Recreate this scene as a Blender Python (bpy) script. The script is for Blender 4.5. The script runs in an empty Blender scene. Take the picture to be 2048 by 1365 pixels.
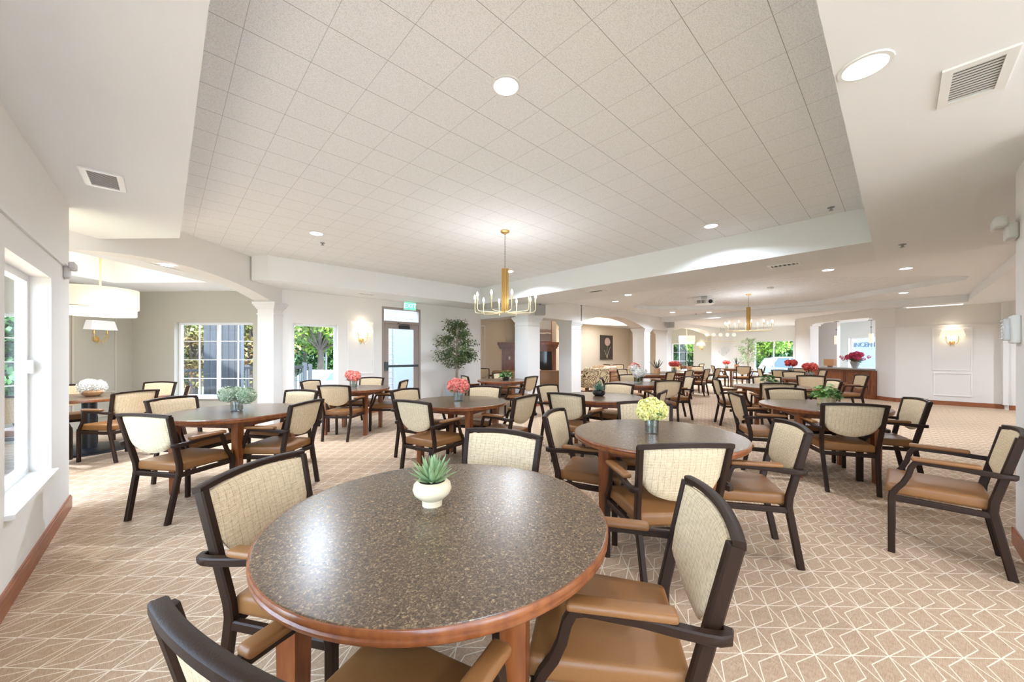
import bpy, bmesh, math, random
from mathutils import Vector, Matrix
PI = math.pi
R_ = math.radians
sc = bpy.context.scene
col = sc.collection

# ------------------------------------------------------------------ camera, sky, sun, exposure
CH = 1.31
YAW = R_(46.53)
cam_d = bpy.data.cameras.new('camera')
cam = bpy.data.objects.new('camera', cam_d); col.objects.link(cam)
cam.location = (0, 0, CH)
cam.rotation_euler = (PI / 2, 0, YAW - PI / 2)
cam_d.sensor_width = 36
cam_d.lens = 732.0 / 2048 * 36
cam_d.shift_y = 27.0 / 2048
cam_d.clip_start = 0.02
cam_d.clip_end = 300
sc.camera = cam

w = bpy.data.worlds.new('world'); sc.world = w; w.use_nodes = True
bg = w.node_tree.nodes['Background']
bg.inputs[0].default_value = (0.74, 0.87, 1.0, 1)
bg.inputs[1].default_value = 5.8

sun_d = bpy.data.lights.new('sun', 'SUN'); sun_d.energy = 9.0; sun_d.angle = R_(1.5)
sun_d.color = (1, 0.95, 0.85)
sun = bpy.data.objects.new('sun', sun_d); col.objects.link(sun)
sun.rotation_euler = (R_(36), 0, R_(-8))
sc.view_settings.view_transform = 'Standard'
sc.view_settings.look = 'None'
sc.view_settings.gamma = 1
sc.view_settings.use_curve_mapping = False
sc.view_settings.exposure = 1.0
sc.view_settings.use_white_balance = True
sc.view_settings.white_balance_temperature = 5900
DL_POWER = 18.0       # each recessed ceiling light

# ------------------------------------------------------------------ geometry of the view
_c, _s = math.cos(YAW), math.sin(YAW)
def ray(px, py):
    u = (px - 1024) / 732.0; v = (709.5 - py) / 732.0
    return (_c + _s * u, _s - _c * u, v)
def at_z(px, py, z):
    r = ray(px, py); t = (z - CH) / r[2]
    return Vector((r[0] * t, r[1] * t, z))
def at_t(px, py, t):
    r = ray(px, py)
    return Vector((r[0] * t, r[1] * t, CH + r[2] * t))

# ------------------------------------------------------------------ materials
MATS = {}
def mat(name, colr=(0.8, 0.8, 0.8), rough=0.6, metal=0.0, spec=0.5, emit=None, estr=0.0, bump=None, noise=None, coat=0.0):
    if name in MATS: return MATS[name]
    m = bpy.data.materials.new(name); m.use_nodes = True
    nt = m.node_tree; b = nt.nodes['Principled BSDF']
    b.inputs['Base Color'].default_value = (*colr, 1)
    b.inputs['Roughness'].default_value = rough
    b.inputs['Metallic'].default_value = metal
    b.inputs['Specular IOR Level'].default_value = spec
    if coat: b.inputs['Coat Weight'].default_value = coat; b.inputs['Coat Roughness'].default_value = 0.15
    if emit:
        b.inputs['Emission Color'].default_value = (*emit, 1)
        b.inputs['Emission Strength'].default_value = estr
    tc = None
    if noise or bump:
        tc = nt.nodes.new('ShaderNodeTexCoord')
    if noise:   # (scale, colour2, detail)
        n = nt.nodes.new('ShaderNodeTexNoise'); n.inputs['Scale'].default_value = noise[0]; n.inputs['Detail'].default_value = 4
        if len(noise) > 2:
            mp = nt.nodes.new('ShaderNodeMapping'); mp.inputs['Scale'].default_value = noise[2]
            nt.links.new(tc.outputs['Object'], mp.inputs[0]); nt.links.new(mp.outputs[0], n.inputs[0])
        else:
            nt.links.new(tc.outputs['Object'], n.inputs[0])
        r = nt.nodes.new('ShaderNodeValToRGB')
        r.color_ramp.elements[0].position = 0.35; r.color_ramp.elements[1].position = 0.65
        r.color_ramp.elements[0].color = (*colr, 1); r.color_ramp.elements[1].color = (*noise[1], 1)
        nt.links.new(n.outputs[0], r.inputs[0]); nt.links.new(r.outputs[0], b.inputs['Base Color'])
    if bump:    # (scale, strength)
        n = nt.nodes.new('ShaderNodeTexNoise'); n.inputs['Scale'].default_value = bump[0]; n.inputs['Detail'].default_value = 3
        nt.links.new(tc.outputs['Object'], n.inputs[0])
        bp = nt.nodes.new('ShaderNodeBump'); bp.inputs['Strength'].default_value = bump[1]; bp.inputs['Distance'].default_value = 0.01
        nt.links.new(n.outputs[0], bp.inputs['Height']); nt.links.new(bp.outputs[0], b.inputs['Normal'])
    MATS[name] = m
    return m

class G:            # tiny node helper
    def __init__(s, m): s.nt = m.node_tree; s.b = s.nt.nodes['Principled BSDF']
    def math(s, op, a, b=None, c=None, clamp=False):
        n = s.nt.nodes.new('ShaderNodeMath'); n.operation = op; n.use_clamp = clamp
        for i, x in enumerate((a, b, c)):
            if x is None: continue
            if isinstance(x, (int, float)): n.inputs[i].default_value = x
            else: s.nt.links.new(x, n.inputs[i])
        return n.outputs[0]
    def node(s, t, **k):
        n = s.nt.nodes.new(t)
        for a, b in k.items(): setattr(n, a, b)
        return n
    def link(s, a, b): s.nt.links.new(a, b)
    def mix(s, f, a, b):
        n = s.nt.nodes.new('ShaderNodeMix'); n.data_type = 'RGBA'
        if isinstance(f, (int, float)): n.inputs[0].default_value = f
        else: s.link(f, n.inputs[0])
        for i, x in ((6, a), (7, b)):
            if isinstance(x, tuple): n.inputs[i].default_value = (*x, 1)
            else: s.link(x, n.inputs[i])
        return n.outputs[2]
    def line(s, d, w0, w1):  # 1 inside, 0 outside
        n = s.nt.nodes.new('ShaderNodeMapRange'); n.interpolation_type = 'SMOOTHSTEP'
        s.link(d, n.inputs[0])
        n.inputs[1].default_value = w0; n.inputs[2].default_value = w1
        n.inputs[3].default_value = 1; n.inputs[4].default_value = 0
        return n.outputs[0]

wall_m = mat('wall_paint', (0.82, 0.79, 0.75), 0.75, bump=(220, 0.05))
wall_white = mat('white_wall_paint', (0.84, 0.825, 0.805), 0.7)
ceil_m = mat('ceiling_paint', (0.86, 0.865, 0.87), 0.8, bump=(60, 0.05))
trim_white = mat('white_trim_paint', (0.80, 0.785, 0.765), 0.45)
beige_m = mat('beige_bay_paint', (0.46, 0.435, 0.37), 0.75)
cream_m = mat('cream_cove_paint', (0.88, 0.78, 0.62), 0.7)
tan_wall = mat('warm_lounge_paint', (0.66, 0.57, 0.44), 0.7)
wood_base = mat('cherry_baseboard', (0.26, 0.085, 0.035), 0.35, noise=(6, (0.36, 0.13, 0.055), (1, 1, 12)))
wood_m = mat('cherry_wood', (0.165, 0.043, 0.011), 0.3, noise=(5, (0.27, 0.085, 0.022), (6, 6, 1)), coat=0.25)
wood_dark = mat('dark_cherry_wood', (0.16, 0.05, 0.025), 0.35, noise=(5, (0.24, 0.08, 0.04), (6, 6, 1)))
frame_m = mat('dark_brown_metal', (0.024, 0.010, 0.0045), 0.50, spec=0.26, bump=(300, 0.10))
vinyl_m = mat('brown_vinyl', (0.235, 0.102, 0.030), 0.42, spec=0.42, bump=(260, 0.08))
brass_m = mat('brushed_brass', (0.75, 0.52, 0.20), 0.3, metal=0.9)
brass_pale = mat('pale_gold_metal', (0.85, 0.72, 0.42), 0.3, metal=0.7)
steel_m = mat('grey_metal', (0.32, 0.32, 0.33), 0.4, metal=0.5)
black_m = mat('black_metal', (0.02, 0.021, 0.024), 0.35)
white_pl = mat('white_plastic', (0.82, 0.82, 0.80), 0.35)
grey_pl = mat('grey_plastic', (0.42, 0.41, 0.40), 0.5)
slot_shade = mat('slot_shade', (0.09, 0.088, 0.085), 0.8)  # dark colour stands for the shade inside vent and grille slots
vinyl_win = mat('window_vinyl', (0.84, 0.84, 0.84), 0.35)
door_m = mat('taupe_door_paint', (0.36, 0.30, 0.265), 0.4)
light_em = mat('lamp_lens', (1, 1, 1), 0.5, emit=(1, 0.95, 0.88), estr=9)
bulb_em = mat('candle_bulb', (1, 1, 1), 0.4, emit=(1, 0.9, 0.72), estr=14)
shade_em = mat('lit_linen_shade', (0.85, 0.80, 0.68), 0.8, emit=(1, 0.86, 0.60), estr=0.22)
shade_em2 = mat('lit_diffuser', (0.85, 0.82, 0.75), 0.8, emit=(1, 0.90, 0.70), estr=0.36)
shade_faint = mat('faint_glow_linen', (0.86, 0.85, 0.84), 0.8, emit=(1, 0.95, 0.9), estr=0.12)  # shade of the unlit sconce, given a faint glow of its own
shade_warm = mat('glowing_sconce_shade', (0.85, 0.80, 0.7), 0.8, emit=(1, 0.84, 0.58), estr=0.32)
exit_em = mat('exit_green', (0.1, 0.6, 0.3), 0.5, emit=(0.16, 0.75, 0.38), estr=0.75)
exit_letters = mat('exit_letter_glow', (0.7, 1, 0.8), 0.5, emit=(0.6, 1.0, 0.75), estr=1.0)
cream_pot = mat('cream_ceramic', (0.76, 0.64, 0.43), 0.3)
black_pot = mat('black_glazed_ceramic', (0.015, 0.015, 0.015), 0.12)
orange_pot = mat('tan_clay', (0.55, 0.30, 0.15), 0.6)
bowl_wood = mat('carved_wood_bowl', (0.42, 0.22, 0.10), 0.4, noise=(30, (0.60, 0.36, 0.18)))
soil_m = mat('dark_soil', (0.05, 0.035, 0.025), 0.9)
succ_m = mat('succulent_green', (0.20, 0.30, 0.13), 0.5, noise=(18, (0.36, 0.46, 0.22)))
succ_dark = mat('blue_green_leaf', (0.07, 0.15, 0.10), 0.5, noise=(18, (0.14, 0.24, 0.17)))
snake_m = mat('dark_spiky_leaf', (0.03, 0.05, 0.035), 0.5)
leaf_m = mat('green_leaf', (0.05, 0.13, 0.03), 0.5, noise=(14, (0.12, 0.26, 0.06)))
fern_m = mat('bright_fern_leaf', (0.10, 0.26, 0.05), 0.5, noise=(14, (0.25, 0.42, 0.10)))
ficus_m = mat('ficus_leaf', (0.035, 0.075, 0.02), 0.5, noise=(6, (0.13, 0.15, 0.045)))
ficus_lit = mat('ficus_leaf_painted_sun', (0.10, 0.20, 0.05), 0.5, noise=(6, (0.36, 0.48, 0.18)))  # paler copy of the ficus leaf, sunlight put into its colour
trunk_m = mat('pale_trunk', (0.42, 0.35, 0.27), 0.8, noise=(12, (0.25, 0.19, 0.13)))
tree_m = mat('garden_tree_leaf', (0.09, 0.20, 0.015), 0.6, noise=(0.9, (0.30, 0.40, 0.04)))
tree_dark = mat('dark_tree_leaf', (0.018, 0.06, 0.012), 0.6, noise=(0.9, (0.07, 0.15, 0.03)))
tree_red = mat('autumn_tree_leaf', (0.20, 0.10, 0.03), 0.6, noise=(0.9, (0.17, 0.19, 0.04)))
bark_m = mat('bark', (0.09, 0.065, 0.05), 0.9)
grass_m = mat('lawn', (0.10, 0.17, 0.035), 0.9, noise=(0.25, (0.26, 0.25, 0.12)))
pave_m = mat('pale_pavement', (0.17, 0.17, 0.175), 0.8)
yellow_p = mat('yellow_petal', (0.80, 0.72, 0.20), 0.6, noise=(40, (0.92, 0.88, 0.42)))
coral_p = mat('coral_petal', (0.80, 0.16, 0.12), 0.6, noise=(40, (0.92, 0.42, 0.34)))
red_p = mat('red_petal', (0.62, 0.05, 0.05), 0.6, noise=(40, (0.80, 0.16, 0.12)))
crimson_p = mat('crimson_petal', (0.55, 0.03, 0.08), 0.6, noise=(40, (0.72, 0.10, 0.20)))
white_p = mat('white_petal', (0.82, 0.78, 0.70), 0.6, noise=(40, (0.92, 0.90, 0.86)))
green_p = mat('green_hydrangea_petal', (0.26, 0.36, 0.20), 0.6, noise=(16, (0.62, 0.66, 0.50)))
leather_m = mat('tan_leather', (0.30, 0.15, 0.06), 0.4)
pillow_m = mat('pale_pillow_fabric', (0.72, 0.62, 0.50), 0.8)
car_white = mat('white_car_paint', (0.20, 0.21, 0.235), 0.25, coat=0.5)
car_glass = mat('car_glass', (0.03, 0.05, 0.06), 0.1)
tyre_m = mat('tyre_rubber', (0.02, 0.02, 0.02), 0.8)
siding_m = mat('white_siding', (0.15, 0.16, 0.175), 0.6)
stone_m = mat('grey_counter_stone', (0.23, 0.22, 0.20), 0.3, noise=(60, (0.34, 0.32, 0.29)))
pillar_m = mat('charcoal_pillar', (0.05, 0.052, 0.06), 0.7)
letter_m = mat('blue_grey_lettering', (0.07, 0.09, 0.14), 0.5)

def make_glass(name, tint=(1, 1, 1), gl=0.10, rough=0.02):
    m = bpy.data.materials.new(name); m.use_nodes = True; nt = m.node_tree
    nt.nodes.remove(nt.nodes['Principled BSDF'])
    out = nt.nodes['Material Output']
    tr = nt.nodes.new('ShaderNodeBsdfTransparent'); tr.inputs[0].default_value = (*tint, 1)
    gs = nt.nodes.new('ShaderNodeBsdfGlossy'); gs.inputs['Roughness'].default_value = rough
    lw = nt.nodes.new('ShaderNodeLayerWeight'); lw.inputs[0].default_value = 0.35
    ml = nt.nodes.new('ShaderNodeMath'); ml.operation = 'MULTIPLY_ADD'; ml.inputs[1].default_value = 0.55 if gl > 0.2 else 0.07; ml.inputs[2].default_value = gl * (0.5 if gl > 0.2 else 0.15)
    nt.links.new(lw.outputs['Fresnel'], ml.inputs[0])
    mx = nt.nodes.new('ShaderNodeMixShader')
    nt.links.new(ml.outputs[0], mx.inputs[0]); nt.links.new(tr.outputs[0], mx.inputs[1]); nt.links.new(gs.outputs[0], mx.inputs[2])
    nt.links.new(mx.outputs[0], out.inputs[0])
    MATS[name] = m; return m
glass_m = make_glass('window_glass', (0.95, 0.98, 1.0), 0.06)
vase_m = make_glass('vase_glass', (0.90, 0.93, 0.93), 0.35)

# acoustic ceiling tile: 31 cm squares, thin joints, speckled
TILE = 0.3128
tile_m = mat('acoustic_tile', (0.7, 0.7, 0.7), 0.9)
g = G(tile_m)
geo = g.node('ShaderNodeNewGeometry'); sep = g.node('ShaderNodeSeparateXYZ'); g.link(geo.outputs['Position'], sep.inputs[0])
ds = []
for i, o in ((0, 0.290), (1, 2.299)):
    q = g.math('DIVIDE', g.math('SUBTRACT', sep.outputs[i], o), TILE)
    ds.append(g.math('ABSOLUTE', g.math('SUBTRACT', g.math('FRACT', g.math('ADD', q, 100.5)), 0.5)))
lx = g.line(ds[0], 0.002, 0.007); ly = g.line(ds[1], 0.002, 0.008)
joint = g.math('MAXIMUM', g.math('MULTIPLY', lx, 0.6), ly)
nz = g.node('ShaderNodeTexNoise'); nz.inputs['Scale'].default_value = 170; nz.inputs['Detail'].default_value = 2
g.link(geo.outputs['Position'], nz.inputs[0])
rp = g.node('ShaderNodeValToRGB'); rp.color_ramp.elements[0].position = 0.36; rp.color_ramp.elements[1].position = 0.55
rp.color_ramp.elements[0].color = (0.75, 0.755, 0.76, 1); rp.color_ramp.elements[1].color = (0.90, 0.905, 0.91, 1)
g.link(nz.outputs[0], rp.inputs[0])
g.link(g.mix(joint, rp.outputs[0], (0.30, 0.29, 0.28)), g.b.inputs['Base Color'])

# textured plaster of the second tray
plaster_m = mat('brushed_plaster', (0.83, 0.83, 0.83), 0.7)
g = G(plaster_m)
geo = g.node('ShaderNodeNewGeometry'); nz = g.node('ShaderNodeTexNoise'); nz.inputs['Scale'].default_value = 9; nz.inputs['Detail'].default_value = 6
g.link(geo.outputs['Position'], nz.inputs[0]); bp = g.node('ShaderNodeBump'); bp.inputs['Strength'].default_value = 1.0; bp.inputs['Distance'].default_value = 0.06
g.link(nz.outputs[0], bp.inputs['Height']); g.link(bp.outputs[0], g.b.inputs['Normal'])

# patterned carpet: 45 degree grid of pale lines, a pale diamond in every cell
carpet_m = mat('patterned_carpet', (0.6, 0.45, 0.3), 0.95, spec=0.1)
g = G(carpet_m)
geo = g.node('ShaderNodeNewGeometry'); sep = g.node('ShaderNodeSeparateXYZ'); g.link(geo.outputs['Position'], sep.inputs[0])
P = 0.157
X = g.math('SUBTRACT', sep.outputs[0], 2.723); Y = g.math('SUBTRACT', sep.outputs[1], 0.027)
k = 1 / (P * math.sqrt(2))
q1 = g.math('MULTIPLY', g.math('SUBTRACT', X, Y), k); q2 = g.math('MULTIPLY', g.math('ADD', X, Y), k)
f1 = g.math('SUBTRACT', g.math('FRACT', g.math('ADD', q1, 200)), 0.5); f2 = g.math('SUBTRACT', g.math('FRACT', g.math('ADD', q2, 200)), 0.5)
c = P / math.sqrt(2)
lxx = g.math('ABSOLUTE', g.math('MULTIPLY', g.math('ADD', f1, f2), c)); lyy = g.math('ABSOLUTE', g.math('MULTIPLY', g.math('SUBTRACT', f2, f1), c))
d1 = g.math('MULTIPLY', g.math('SUBTRACT', 0.5, g.math('ABSOLUTE', f1)), P); d2 = g.math('MULTIPLY', g.math('SUBTRACT', 0.5, g.math('ABSOLUTE', f2)), P)
d3 = g.math('MULTIPLY', g.math('ABSOLUTE', g.math('SUBTRACT', g.math('ADD', lyy, g.math('MULTIPLY', lxx, 0.438)), 0.0486)), 0.915)
dm = g.math('MINIMUM', g.math('MINIMUM', d1, d2), d3)
ln = g.line(dm, 0.0013, 0.0030)
def stretched(sx, sy, scale):
    mp = g.node('ShaderNodeMapping'); mp.inputs['Scale'].default_value = (sx, sy, 1); mp.inputs['Rotation'].default_value = (0, 0, R_(20))
    g.link(geo.outputs['Position'], mp.inputs[0]); n = g.node('ShaderNodeTexNoise'); n.inputs['Scale'].default_value = scale; n.inputs['Detail'].default_value = 2
    g.link(mp.outputs[0], n.inputs[0]); return n.outputs[0]
n1 = stretched(1, 12, 30); n2 = stretched(12, 1, 30)
weave = g.math('MULTIPLY', g.math('ADD', n1, n2), 0.5)
rp = g.node('ShaderNodeValToRGB'); e = rp.color_ramp.elements; e[0].position = 0.36; e[1].position = 0.64
e[0].color = (0.325, 0.205, 0.125, 1); e[1].color = (0.505, 0.375, 0.26, 1)
g.link(weave, rp.inputs[0])
g.link(g.mix(ln, rp.outputs[0], (0.72, 0.62, 0.48)), g.b.inputs['Base Color'])

# speckled laminate
lam_m = mat('speckled_laminate', (0.1, 0.08, 0.06), 0.2, spec=0.5)
g = G(lam_m)
tc = g.node('ShaderNodeTexCoord')
mp = g.node('ShaderNodeMapping'); mp.inputs['Scale'].default_value = (1, 1, 1); g.link(tc.outputs['Object'], mp.inputs[0])
n1 = g.node('ShaderNodeTexNoise'); n1.inputs['Scale'].default_value = 130; n1.inputs['Detail'].default_value = 4; n1.inputs['Distortion'].default_value = 1.2; g.link(mp.outputs[0], n1.inputs[0])
rp = g.node('ShaderNodeValToRGB'); e = rp.color_ramp.elements
e[0].position = 0.30; e[0].color = (0.042, 0.026, 0.015, 1); e[1].position = 0.50; e[1].color = (0.100, 0.064, 0.038, 1)
x = e.new(0.60); x.color = (0.18, 0.115, 0.064, 1); x = e.new(0.72); x.color = (0.38, 0.265, 0.15, 1)
g.link(n1.outputs[0], rp.inputs[0]); g.link(rp.outputs[0], g.b.inputs['Base Color'])
g.b.inputs['Roughness'].default_value = 0.27

# woven chair fabric
fab_m = mat('woven_cream_fabric', (0.7, 0.6, 0.45), 0.85, spec=0.2)
g = G(fab_m)
tc = g.node('ShaderNodeTexCoord'); sep = g.node('ShaderNodeSeparateXYZ'); g.link(tc.outputs['Object'], sep.inputs[0])
def stripes(o, per, wd):
    q = g.math('ABSOLUTE', g.math('SUBTRACT', g.math('FRACT', g.math('ADD', g.math('DIVIDE', o, per), 50)), 0.5))
    return g.line(q, wd * 0.5, wd)
sx = stripes(sep.outputs[0], 0.030, 0.10); sz = stripes(sep.outputs[2], 0.016, 0.14)
sx2 = stripes(sep.outputs[0], 0.006, 0.2); sz2 = stripes(sep.outputs[2], 0.006, 0.2)
def thread(sc_):
    mp = g.node('ShaderNodeMapping'); mp.inputs['Scale'].default_value = sc_; g.link(tc.outputs['Object'], mp.inputs[0])
    n = g.node('ShaderNodeTexNoise'); n.inputs['Scale'].default_value = 1; n.inputs['Detail'].default_value = 3; g.link(mp.outputs[0], n.inputs[0]); return n.outputs[0]
nn = g.node('ShaderNodeMath'); nn.operation = 'ADD'; g.link(thread((400, 60, 40)), nn.inputs[0]); g.link(thread((40, 60, 420)), nn.inputs[1])
dk = g.math('ADD', g.math('MULTIPLY', sx, 0.24), g.math('ADD', g.math('MULTIPLY', sz, 0.17), g.math('ADD', g.math('MULTIPLY', sx2, 0.15), g.math('MULTIPLY', sz2, 0.15))))
dk = g.math('ADD', g.math('MULTIPLY', dk, nn.outputs[0]), g.math('MULTIPLY', g.math('SUBTRACT', nn.outputs[0], 0.86), 1.1), clamp=True)
g.link(g.mix(dk, (0.74, 0.60, 0.395), (0.37, 0.26, 0.145)), g.b.inputs['Base Color'])

# curled pattern of the loveseats
ring_m = mat('curled_ring_upholstery', (0.8, 0.7, 0.5), 0.85)
g = G(ring_m)
tc = g.node('ShaderNodeTexCoord'); vo = g.node('ShaderNodeTexVoronoi'); vo.feature = 'DISTANCE_TO_EDGE'; vo.inputs['Scale'].default_value = 5.5
nd = g.node('ShaderNodeTexNoise'); nd.inputs['Scale'].default_value = 3; g.link(tc.outputs['Object'], nd.inputs[0])
g.link(g.mix(0.12, tc.outputs['Object'], nd.outputs[1]), vo.inputs[0])
wl = g.math('ABSOLUTE', g.math('SUBTRACT', vo.outputs[0], 0.11))
g.link(g.mix(g.line(wl, 0.03, 0.05), (0.70, 0.57, 0.36), (0.10, 0.055, 0.025)), g.b.inputs['Base Color'])

# ------------------------------------------------------------------ mesh builder
class MB:
    def __init__(s): s.v = []; s.f = []; s.mi = []; s.cur = 0
    def add(s, vs, fs):
        o = len(s.v); s.v += [tuple(p) for p in vs]
        for f in fs: s.f.append(tuple(i + o for i in f)); s.mi.append(s.cur)
        return s
    def box(s, a, b):
        x0, y0, z0 = a; x1, y1, z1 = b
        return s.add([(x0, y0, z0), (x1, y0, z0), (x1, y1, z0), (x0, y1, z0), (x0, y0, z1), (x1, y0, z1), (x1, y1, z1), (x0, y1, z1)],
                     [(0, 3, 2, 1), (4, 5, 6, 7), (0, 1, 5, 4), (1, 2, 6, 5), (2, 3, 7, 6), (3, 0, 4, 7)])
    def cbox(s, c, d, rz=0.0, m=None):
        hx, hy, hz = d[0] / 2, d[1] / 2, d[2] / 2
        M = Matrix.Translation(Vector(c)) @ (m if m else Matrix.Rotation(rz, 4, 'Z'))
        vs = [M @ Vector((sx * hx, sy * hy, sz * hz)) for sz in (-1, 1) for sx, sy in ((-1, -1), (1, -1), (1, 1), (-1, 1))]
        return s.add(vs, [(0, 3, 2, 1), (4, 5, 6, 7), (0, 1, 5, 4), (1, 2, 6, 5), (2, 3, 7, 6), (3, 0, 4, 7)])
    def rbox(s, c, d, r, rz=0.0, seg=3, warp=None):      # rounded box
        bm = bmesh.new(); bmesh.ops.create_cube(bm, size=1)
        bmesh.ops.scale(bm, vec=d, verts=bm.verts)
        bmesh.ops.bevel(bm, geom=bm.edges[:], offset=r, segments=seg, affect='EDGES', profile=0.5)
        M = Matrix.Translation(Vector(c)) @ Matrix.Rotation(rz, 4, 'Z')
        bm.verts.ensure_lookup_table()
        vs = []
        for v in bm.verts:
            p = v.co.copy()
            if warp: p = warp(p)
            vs.append(M @ p)
        fs = [tuple(v.index for v in f.verts) for f in bm.faces]; bm.free()
        return s.add(vs, fs)
    def prism(s, poly, z0, z1):
        a = sum(poly[i][0] * poly[(i + 1) % len(poly)][1] - poly[(i + 1) % len(poly)][0] * poly[i][1] for i in range(len(poly)))
        if a < 0: poly = poly[::-1]
        n = len(poly)
        vs = [(x, y, z0) for x, y in poly] + [(x, y, z1) for x, y in poly]
        return s.add(vs, [tuple(range(n))[::-1], tuple(range(n, 2 * n))] + [(i, (i + 1) % n, (i + 1) % n + n, i + n) for i in range(n)])
    def tube(s, pts, r, n=8, cap=True, rect=None, up=(0, 0, 1)):   # rect=(w,h): rectangular section
        pts = [Vector(p) for p in pts]; N = len(pts); rings = []
        ra = r if isinstance(r, (list, tuple)) else [r] * N
        side0 = None
        for i, p in enumerate(pts):
            t = ((pts[i + 1] - p) if i < N - 1 else Vector()) .normalized() + ((p - pts[i - 1]).normalized() if i > 0 else Vector())
            t.normalize()
            u = Vector(up)
            if abs(t.dot(u)) > 0.98 and side0 is None: u = Vector((0, 1, 0))
            if side0 is not None:
                sd = side0 - t * side0.dot(t)
                if sd.length < 1e-4: sd = t.cross(u)
            else: sd = t.cross(u)
            sd.normalize(); side0 = sd; nn = sd.cross(t).normalized()
            if rect:
                hw, hh = rect[0] / 2 * (ra[i] if r else 1), rect[1] / 2 * (ra[i] if r else 1)
                ring = [p + sd * a * hw + nn * b * hh for a, b in ((-1, -.7), (-.7, -1), (.7, -1), (1, -.7), (1, .7), (.7, 1), (-.7, 1), (-1, .7))]
            else:
                ring = [p + (sd * math.cos(2 * PI * k / n) + nn * math.sin(2 * PI * k / n)) * ra[i] for k in range(n)]
            rings.append(ring)
        m = len(rings[0]); vs = [v for rg in rings for v in rg]; fs = []
        for i in range(N - 1):
            for k in range(m):
                fs.append((i * m + k, i * m + (k + 1) % m, (i + 1) * m + (k + 1) % m, (i + 1) * m + k))
        if cap: fs.append(tuple(range(m))[::-1]); fs.append(tuple((N - 1) * m + k for k in range(m)))
        return s.add(vs, fs)
    def lathe(s, prof, n=24, c=(0, 0, 0), cap0=True, cap1=True):
        vs = []; fs = []
        for r, z in prof:
            for k in range(n):
                a = 2 * PI * k / n; vs.append((c[0] + r * math.cos(a), c[1] + r * math.sin(a), c[2] + z))
        for i in range(len(prof) - 1):
            for k in range(n):
                fs.append((i * n + k, i * n + (k + 1) % n, (i + 1) * n + (k + 1) % n, (i + 1) * n + k))
        if cap0: fs.append(tuple(range(n))[::-1])
        if cap1: fs.append(tuple((len(prof) - 1) * n + k for k in range(n)))
        return s.add(vs, fs)
    def ball(s, c, r, n=8, m=6, sc=(1, 1, 1)):
        prof = [(max(1e-4, math.sin(PI * i / m)) , -math.cos(PI * i / m)) for i in range(m + 1)]
        vs = []; fs = []
        for a, b in prof:
            for k in range(n):
                t = 2 * PI * k / n; vs.append((c[0] + r * a * math.cos(t) * sc[0], c[1] + r * a * math.sin(t) * sc[1], c[2] + r * b * sc[2]))
        for i in range(m):
            for k in range(n): fs.append((i * n + k, i * n + (k + 1) % n, (i + 1) * n + (k + 1) % n, (i + 1) * n + k))
        return s.add(vs, fs)
    def build(s, name, m, parent=None, smooth=False, mats=None):
        me = bpy.data.meshes.new(name); me.from_pydata(s.v, [], s.f)
        for x in (mats or [m]): me.materials.append(x)
        if mats: me.polygons.foreach_set('material_index', s.mi)
        bm = bmesh.new(); bm.from_mesh(me); bmesh.ops.recalc_face_normals(bm, faces=bm.faces); bm.to_mesh(me); bm.free()
        me.update()
        if smooth:
            me.polygons.foreach_set('use_smooth', [True] * len(me.polygons))
            try: me.set_sharp_from_angle(angle=R_(40))
            except Exception: pass
        o = bpy.data.objects.new(name, me); col.objects.link(o)
        if parent: o.parent = parent
        return o

def tag(o, label=None, cat=None, group=None, kind=None):
    if label: o['label'] = label
    if cat: o['category'] = cat
    if group: o['group'] = group
    if kind: o['kind'] = kind
    return o
def thing(name, loc, rz=0.0, label=None, cat=None, group=None):
    o = bpy.data.objects.new(name, None); col.objects.link(o)
    o.empty_display_size = 0.1
    o.location = loc; o.rotation_euler = (0, 0, rz)
    return tag(o, label, cat, group)
def struct(name, mb, m, parent=None, **k):
    o = mb.build(name, m, parent, **k)
    if not parent: o['kind'] = 'structure'
    return o
def copy_tree(o, parent=None):
    c = o.copy(); col.objects.link(c); c.parent = parent
    for ch in list(o.children): copy_tree(ch, c)
    return c
def place(proto, used, loc, rz, label, group=None):
    o = copy_tree(proto) if used.get(proto.name) else proto
    used[proto.name] = 1
    o.location = loc; o.rotation_euler = (0, 0, rz); o['label'] = label
    if group: o['group'] = group
    return o
USED = {}

def text_mesh(body, size, m, parent, loc, depth=0.002):
    cu = bpy.data.curves.new('lettering', 'FONT'); cu.body = body; cu.size = size; cu.align_x = 'CENTER'; cu.align_y = 'CENTER'; cu.extrude = depth
    tmp = bpy.data.objects.new('lettering', cu); col.objects.link(tmp)
    me = bpy.data.meshes.new_from_object(tmp.evaluated_get(bpy.context.evaluated_depsgraph_get()))
    bpy.data.objects.remove(tmp); me.materials.clear(); me.materials.append(m)
    o = bpy.data.objects.new('lettering', me); col.objects.link(o); o.parent = parent; o.location = loc; o.rotation_euler = (PI / 2, 0, 0)
    return o

# ------------------------------------------------------------------ room shell
ZS, Z2, ZT, ZO = 2.57, 2.75, 2.975, 2.87
mb = MB(); mb.box((-3.3, -6.0, -0.12), (22.0, 10.4, 0.0)); struct('floor', mb, carpet_m)
mb = MB(); mb.box((-9.0, -22.0, -0.14), (22.0, -6.0, -0.04)); struct('bounce_slab', mb, mat('pale_bounce_stone', (0.66, 0.65, 0.63), 0.8))  # unseen slab, added to bounce daylight into the room

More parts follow.
